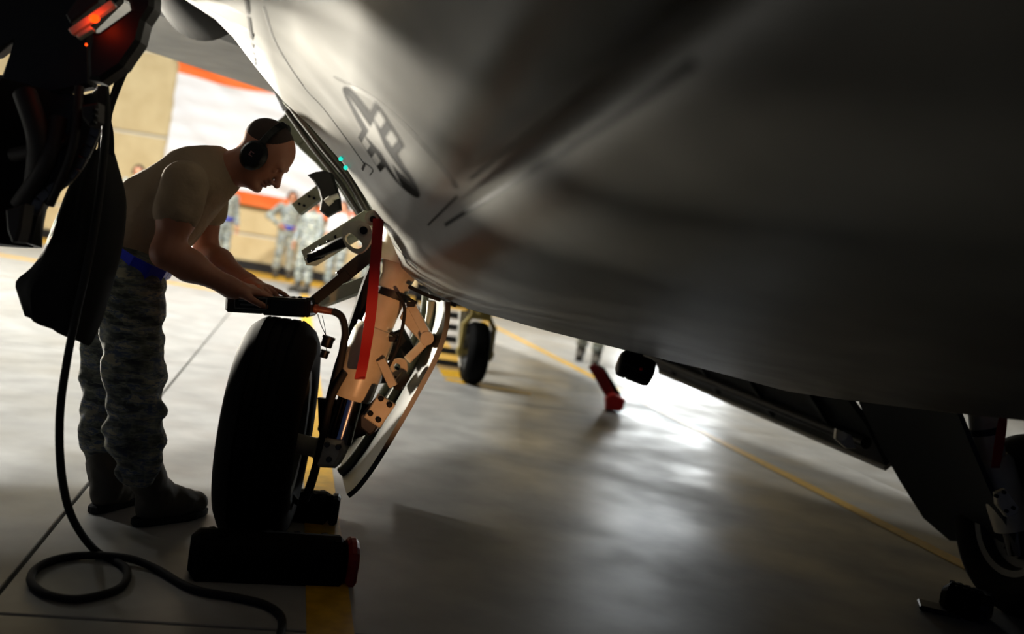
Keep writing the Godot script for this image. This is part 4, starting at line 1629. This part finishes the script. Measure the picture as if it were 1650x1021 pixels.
func watcher(at: Vector3, turn: float, tall: float, pose: String, label: String, belt: bool):
	at.y = 0
	var who := thing("person", label, "person", at, "")
	var bas := Basis(Vector3.UP, turn)
	var s := tall / 1.78
	var L := func(x: float, y: float, z: float) -> Vector3:
		return at + bas * (Vector3(x, y, z) * s)
	var fw := bas * Vector3(0, 0, 1)
	var sd := bas * Vector3(1, 0, 0)
	var arms := []
	for e in [-1.0, 1.0]:
		var a := [L.call(0.19 * e, 1.44, 0), L.call(0.26 * e, 1.16, -0.02), L.call(0.25 * e, 0.92, 0.08)]
		if pose == "hips":
			a = [L.call(0.19 * e, 1.44, 0), L.call(0.40 * e, 1.20, -0.06), L.call(0.19 * e, 1.05, 0.10)]
		elif pose == "shrug" and e > 0:
			a = [L.call(0.19 * e, 1.44, 0), L.call(0.36 * e, 1.30, 0.16), L.call(0.22 * e, 1.52, 0.26)]
		arms.append(a)
	var lift := 0.18 if pose == "stride" else 0.0
	var legs := []
	for e in [-1.0, 1.0]:
		legs.append([L.call(0.09 * e, 0.92, 0), L.call(0.11 * e, 0.50, 0.02 + lift * e * 0.5), L.call((0.13 if pose == "hips" else 0.11) * e, 0.10, lift * e)])
	var skin := head_prims(L.call(0, 1.665, 0.01), fw, Vector3.UP, s, true)
	skin.append(bone(L.call(0, 1.60, -0.01), L.call(0, 1.47, -0.01), 0.055 * s, 0.062 * s, Vector3.ZERO, 1.0, 0.03))
	var body := [bone(L.call(0, 1.48, -0.01), L.call(0, 1.36, 0), 0.07, 0.10), bone(L.call(0, 1.36, 0), L.call(0, 0.98, 0), 0.10 * s, 0.10 * s, sd, 1.5)]
	for a in arms:
		body.append(bone(a[0], a[1], 0.052 * s, 0.04 * s))
		body.append(bone(a[1], a[2], 0.042 * s, 0.027 * s))
	for l in legs:
		body.append(bone(l[0], l[1], 0.08 * s, 0.055 * s))
		body.append(bone(l[1], l[2], 0.052 * s, 0.036 * s))
	var nets := [net(skin, 0.008, 0.02), net(body, 0.02, 0.03)]
	for k in 2:
		var a: Array = arms[k]
		var dir: Vector3 = (a[2] - a[1]).normalized()
		if pose == "hips":
			dir = (dir + fw * 0.4).normalized()
		nets.append(net(hand_prims(a[2], dir, sd * (k * 2 - 1) + fw * 0.2, 1.0 if k == 0 else -1.0, [0.3, 0.35, 0.4, 0.45], 0.06, s), 0.006, 0.008))
	wear("body", nets, M.skin_pale, who)
	var bare := pose == "shrug"
	var jk := [bone(L.call(0, 1.46, -0.01), L.call(0, 1.36, 0), 0.085, 0.12), bone(L.call(0, 1.36, 0), L.call(0, 0.93, 0), 0.122 * s, 0.125 * s, sd, 1.45)]
	for a in arms:
		jk.append(bone(a[0], a[1], 0.070 * s, 0.058 * s))
		if not bare:
			jk.append(bone(a[1], a[1].lerp(a[2], 0.88), 0.058 * s, 0.048 * s))
	wear("tee_shirt" if bare else "jacket", [net(jk, 0.018, 0.04, 0.014, 9.0)], M.banner_white if bare else M.camo_pale, who)
	var tr := [bone(L.call(0, 0.98, 0), L.call(0, 0.90, 0), 0.115 * s, 0.12 * s, sd, 1.4)]
	for l in legs:
		tr.append(bone(l[0], l[1], 0.102 * s, 0.078 * s))
		tr.append(bone(l[1], l[2] + Vector3.UP * 0.12, 0.078 * s, 0.076 * s))
	wear("trousers", [net(tr, 0.018, 0.04, 0.016, 9.0)], M.camo_pale, who)
	for l in legs:
		var heel: Vector3 = l[2] - fw * 0.08
		boot(who, heel, heel + fw * 0.29, l[2] + Vector3.UP * 0.14, 0.014, 0.052)
	var hb := Basis(sd, Vector3.UP, fw)
	var hc: Vector3 = L.call(0, 1.665, 0.01)
	wear("hair", [net([egg(hc + Vector3(0, 0.010, 0) - fw * 0.017, hb, Vector3(0.081, 0.086, 0.098) * s), egg(hc + fw * 0.09 - Vector3.UP * 0.07, hb, Vector3(0.2, 0.11, 0.105) * s, 0.004, true)], 0.009, 0.01)], M.hair_brown, who)
	ear_defenders(who, hc, fw, Vector3.UP, s)
	if belt:
		var b := MB.new()
		for k in 24:
			var a0 := TAU * k / 24.0
			var a1 := TAU * (k + 1.1) / 24.0
			var c: Vector3 = L.call(0, 1.03, 0)
			b.bar(c + (sd * cos(a0) * 0.195 + fw * sin(a0) * 0.142) * s, c + (sd * cos(a1) * 0.195 + fw * sin(a1) * 0.142) * s, 0.06, 0.008, Vector3.UP, 0.001)
		part("reflective_belt", b, M.blue_belt, who)

# ---------------------------------------------------------------- loose things
func streamer(label: String, list: Array, w: float):
	var pts := spline(px(list, 3.1), 6)
	var t := thing("warning_streamer", label, "streamer", pts[-1], "red warning streamers on the main gear legs")
	var rows := []
	for i in pts.size():
		var s := CR * cos(0.25 * sin(i * 0.6)) + CF * sin(0.25 * sin(i * 0.6))
		rows.append([pts[i] - s * w / 2, pts[i], pts[i] + s * w / 2])
	var b := MB.new()
	b.slab(rows, 0.0025)
	part("strap", b, M.red_strap, t)
	b = MB.new()
	b.bar(pts[-1] - CR * w / 2, pts[-1] + CR * w / 2, 0.008, 0.006, CU)
	part("hem", b, M.red_paint, t)

func scene_things():
	var b: MB
	streamer("red fabric warning streamer hanging down the left landing gear strut, the brighter of the two", [[610, 352, 3.08], [605, 420, 3.1], [598, 500, 3.1], [588, 570, 3.1], [580, 609, 3.1]], 0.036)
	streamer("dim red fabric warning streamer hanging beside the right landing gear strut above the shaded wheel", [[1619, 650, 3.58], [1614, 690, 3.58], [1604, 752, 3.58]], 0.036)
	# test unit on the tyre
	var d := 3.2
	var x := (P(500, 493, d) - P(372, 486, d)).normalized()
	var y := (Vector3.UP - x * x.y).normalized()
	var bas := Basis(x, y, x.cross(y))
	var t := thing("test_unit", "black handheld test unit resting on top of the left tyre under the airman's hands", "electronic device", P(436, 510, d))
	b = MB.new()
	b.box(Transform3D(bas, P(466, 493, d)), Vector3(0.15, 0.062, 0.15), 0.008)
	b.box(Transform3D(bas, P(501, 494, d)), Vector3(0.022, 0.066, 0.13), 0.008)
	var body := part("body", b, M.black_plastic, t)
	b = MB.new()
	b.box(Transform3D(bas, P(402, 488, d - 0.02)), Vector3(0.13, 0.062, 0.13), 0.009)
	var face := part("end_block", b, M.black_plastic, t)
	b = MB.new()
	var f := P(404, 488, d - 0.088)
	for q in [[0, 0.018, 0.105, 0.004], [0, -0.019, 0.105, 0.004], [-0.0525, 0, 0.004, 0.040], [0.0525, 0, 0.004, 0.040], [-0.005, -0.006, 0.06, 0.005], [-0.02, 0.008, 0.04, 0.006]]:
		b.box(Transform3D(bas, f + x * q[0] + y * q[1]), Vector3(q[2], q[3], 0.006), 0.001)
	part("panel_frame", b, M.steel, face)
	b = MB.new()
	b.box(Transform3D(bas, f + x * 0.038 - y * 0.003), Vector3(0.014, 0.005, 0.006), 0.001)
	part("display", b, M.wall_trim, face)
	for k in 10:
		b = MB.new()
		b.box(Transform3D(bas, P(440 + (k % 5) * 11, 480 + (k / 5) * 1, d - 0.02 + (k / 5) * 0.05)), Vector3(0.014, 0.012, 0.014), 0.003)
		part("key", b, M.dark_metal, body)
	b = MB.new()
	b.tube([P(506, 496, d), P(512, 498, d), P(513, 498, d), P(538, 502, d)], [0.016, 0.016, 0.012, 0.012], 14)
	part("connector", b, M.copper, t)
	b = MB.new()
	b.tube(spline(px([[536, 501], [550, 510], [556, 535], [552, 565], [545, 600], [532, 640], [522, 700], [505, 770], [492, 806]], d), 6), 0.013, 10)
	part("lead", b, M.hose, t)
	# dust caps on a cord
	t = thing("dust_caps", "pair of black connector caps hanging on a thin cord beside the tyre", "cap", P(524, 575, d))
	b = MB.new()
	b.tube(spline(px([[512, 506], [518, 525], [527, 543]], d), 5), 0.0016, 6)
	part("cord", b, M.black_plastic, t)
	b = MB.new()
	b.tube(spline(px([[519, 508], [524, 530], [526, 560], [525, 568]], d), 5), 0.0012, 6)
	part("cord", b, M.black_plastic, t)
	for q in [[528, 550, 0.020], [523, 570, 0.014]]:
		b = MB.new()
		var c := P(q[0], q[1], d)
		var ax := (CU * 0.9 + CR * 0.3).normalized()
		var sx := ax.cross(CF).normalized()
		b.lathe([Vector2(0, -q[2]), Vector2(q[2] * 0.9, -q[2]), Vector2(q[2], -q[2] * 0.8), Vector2(q[2], q[2] * 0.5), Vector2(q[2] * 1.15, q[2] * 0.5), Vector2(q[2] * 1.15, q[2] * 0.9), Vector2(0, q[2] * 0.95)], Transform3D(Basis(sx, ax, sx.cross(ax)), c), 18)
		part("cap", b, M.black_plastic, t)
	# bag hanging from the pylon
	t = thing("tool_bag", "black cloth bag hung by straps from the dark pylon behind the airman", "bag", P(95, 520, 2.75))
	var lf := spline([[158, 240], [147, 252], [134, 270], [112, 312], [92, 360], [75, 405], [58, 432], [34, 452], [40, 477], [49, 504]].map(func(q): return P(q[0], q[1], 2.72)), 3)
	var rt := spline([[183, 244], [184, 250], [188, 266], [195, 292], [200, 330], [194, 390], [182, 440], [168, 490], [154, 530], [143, 557]].map(func(q): return P(q[0], q[1], 2.78)), 3)
	var rows := []
	for i in lf.size():
		var row := []
		var k := float(i) / (lf.size() - 1)
		for j in 24:
			var a := TAU * j / 24.0
			var m: Vector3 = lf[i].lerp(rt[i], 0.5 - 0.5 * cos(a))
			if i > lf.size() - 5:
				m += CU * 0.02 * (i - lf.size() + 5) / 4.0 * pow(sin(a / 2.0 if a < PI else (TAU - a) / 2.0) * absf(sin(a)), 1.0)
			row.append(m + CF * sin(a) * (0.02 + 0.09 * sin(minf(k * 1.25, 1.0) * PI * 0.55)) * (1.0 + 0.12 * sin(j * 2.1 + i * 0.25)))
		rows.append(row)
	b = MB.new()
	b.grid(rows, true, false)
	for e in [0, rows.size() - 1]:
		var mid := Vector3.ZERO
		for p in rows[e]:
			mid += p / rows[e].size()
		for j in 24:
			b.tri_out(mid, rows[e][j], rows[e][(j + 1) % 24], rows[rows.size() / 2][0].lerp(rows[rows.size() / 2][12], 0.5))
	part("sack", b, M.black_cloth, t)
	for q in [[[161, 246], [169, 182], [166, 128], 0.009], [[180, 248], [176, 185], [208, 100], 0.0085], [[145, 262], [170, 182], [196, 108], 0.005], [[170, 246], [174, 190], [172, 130], 0.004], [[182, 252], [181, 214], [173, 178], 0.004]]:
		b = MB.new()
		b.tube(spline(px([q[0], q[1], q[2]], 2.7), 5), q[3], 8)
		part("strap", b, M.black_cloth, t)
	# long cable down to the floor
	t = thing("cable", "long black cable hanging past the bag and coiled in a loop on the floor", "cable", on_level(125, 930, 0))
	b = MB.new()
	var cp := px([[168, 130], [171, 200], [158, 330], [140, 430], [122, 510], [108, 580], [97, 660], [97, 740], [108, 810]], 2.66)
	for q in [[128, 855, 0.10], [158, 890, 0.012], [200, 912, 0.012], [203, 935, 0.012], [180, 953, 0.012], [120, 965, 0.012], [70, 955, 0.012], [49, 932, 0.012], [70, 908, 0.012], [125, 895, 0.012], [200, 898, 0.02], [250, 915, 0.012], [310, 948, 0.012], [380, 962, 0.012], [430, 975, 0.012], [455, 1000, 0.012], [440, 1060, 0.012]]:
		cp.append(on_level(q[0], q[1], q[2]))
	b.tube(spline(cp, 7), 0.0115, 10)
	part("sheath", b, M.hose, t)
	# chocks
	var chock := func(label: String, a: Vector3, e: Vector3, r: float, capm: Material) -> Node3D:
		a.y = r
		e.y = r
		var c := thing("wheel_chock", label, "wheel chock", Vector3((a.x + e.x) / 2, 0, (a.z + e.z) / 2))
		var mb := MB.new()
		var dir := (e - a).normalized()
		var sd := dir.cross(Vector3.UP).normalized()
		var poly := PackedVector2Array([Vector2(-r * 1.15, -r), Vector2(r * 1.15, -r)])
		for k in 13:
			var a2 := -0.35 + (PI + 0.7) * k / 12.0
			poly.append(Vector2(cos(a2) * r * 1.2, sin(a2) * r * 1.0 + (r * 0.0)))
		mb.prism(poly, Transform3D(Basis(sd, Vector3.UP, sd.cross(Vector3.UP)), (a + e) / 2), (e - a).length() * 0.94, 0.025)
		for k in 5:
			var p := a.lerp(e, 0.14 + 0.17 * k)
			mb.bar(p - sd * r * 0.6 + Vector3.UP * r * 0.85, p + sd * r * 0.6 + dir * 0.04 + Vector3.UP * r * 0.85, 0.02, 0.012, dir)
		part("block", mb, M.black_rubber, c)
		mb = MB.new()
		mb.prism(Transform2D(0.0, Vector2(0.97, 0.97), 0.0, Vector2.ZERO) * poly, Transform3D(Basis(sd, Vector3.UP, sd.cross(Vector3.UP)), e), 0.035, 0.01)
		part("end_cap", mb, capm, c)
		return c
	chock.call("dark wheel chock with a red end lying in front of the left tyre", on_level(292, 920, 0), on_level(560, 932, 0), 0.068, M.red_paint)
	chock.call("dark wheel chock wedged behind the left tyre near the gear leg", on_level(400, 824, 0), on_level(536, 840, 0), 0.055, M.black_plastic)
	var rch: Node3D = chock.call("dark wheel chock against the shaded right tyre", on_level(1513, 976, 0), on_level(1585, 1000, 0), 0.055, M.dark_metal)
	b = MB.new()
	b.box(Transform3D(Basis(Vector3.UP, -0.3), on_level(1512, 984, 0) + Vector3.UP * 0.009), Vector3(0.15, 0.018, 0.1), 0.005)
	part("base_plate", b, M.dark_metal, rch)
	# red chock far out on the bright floor
	var rc := on_level(990, 661, 0)
	t = thing("floor_chock", "red chock with a dark red upright board standing on the bright floor", "wheel chock", rc)
	b = MB.new()
	var dd := 7.66
	outline(b, [[975, 640], [980, 634], [988, 632], [1006, 642], [1003, 657], [996, 661], [976, 659]], dd - 0.05, 0.16, 0.012)
	part("foot", b, M.bright_red, t)
	b = MB.new()
	outline(b, [[948, 591], [957, 585], [972, 596], [992, 636], [977, 641]], dd - 0.02, 0.07, 0.008)
	part("board", b, M.red_paint, t)
	b = MB.new()
	outline(b, [[962, 586], [974, 592], [1002, 638], [990, 640]], dd + 0.05, 0.05, 0.006)
	part("grip", b, M.black_plastic, t)
	# ladder with dark rungs behind the gear door
	var lb := on_level(700, 592, 0)
	t = thing("boarding_ladder", "black boarding ladder with flat rungs standing behind the left gear door", "ladder", lb)
	var wd := Vector3(0.98, 0, -0.1).normalized()
	var rise := Vector3(-0.05, 1.0, -0.35).normalized()
	for s in [-1.0, 1.0]:
		b = MB.new()
		b.bar(lb + wd * 0.25 * s, lb + wd * 0.25 * s + rise * 1.15, 0.03, 0.05, wd)
		part("rail", b, M.dark_metal, t)
	for k in 9:
		b = MB.new()
		var p := lb + rise * (0.06 + 0.115 * k)
		b.bar(p - wd * 0.25, p + wd * 0.25, 0.055, 0.028, rise)
		part("rung", b, M.dark_metal, t)
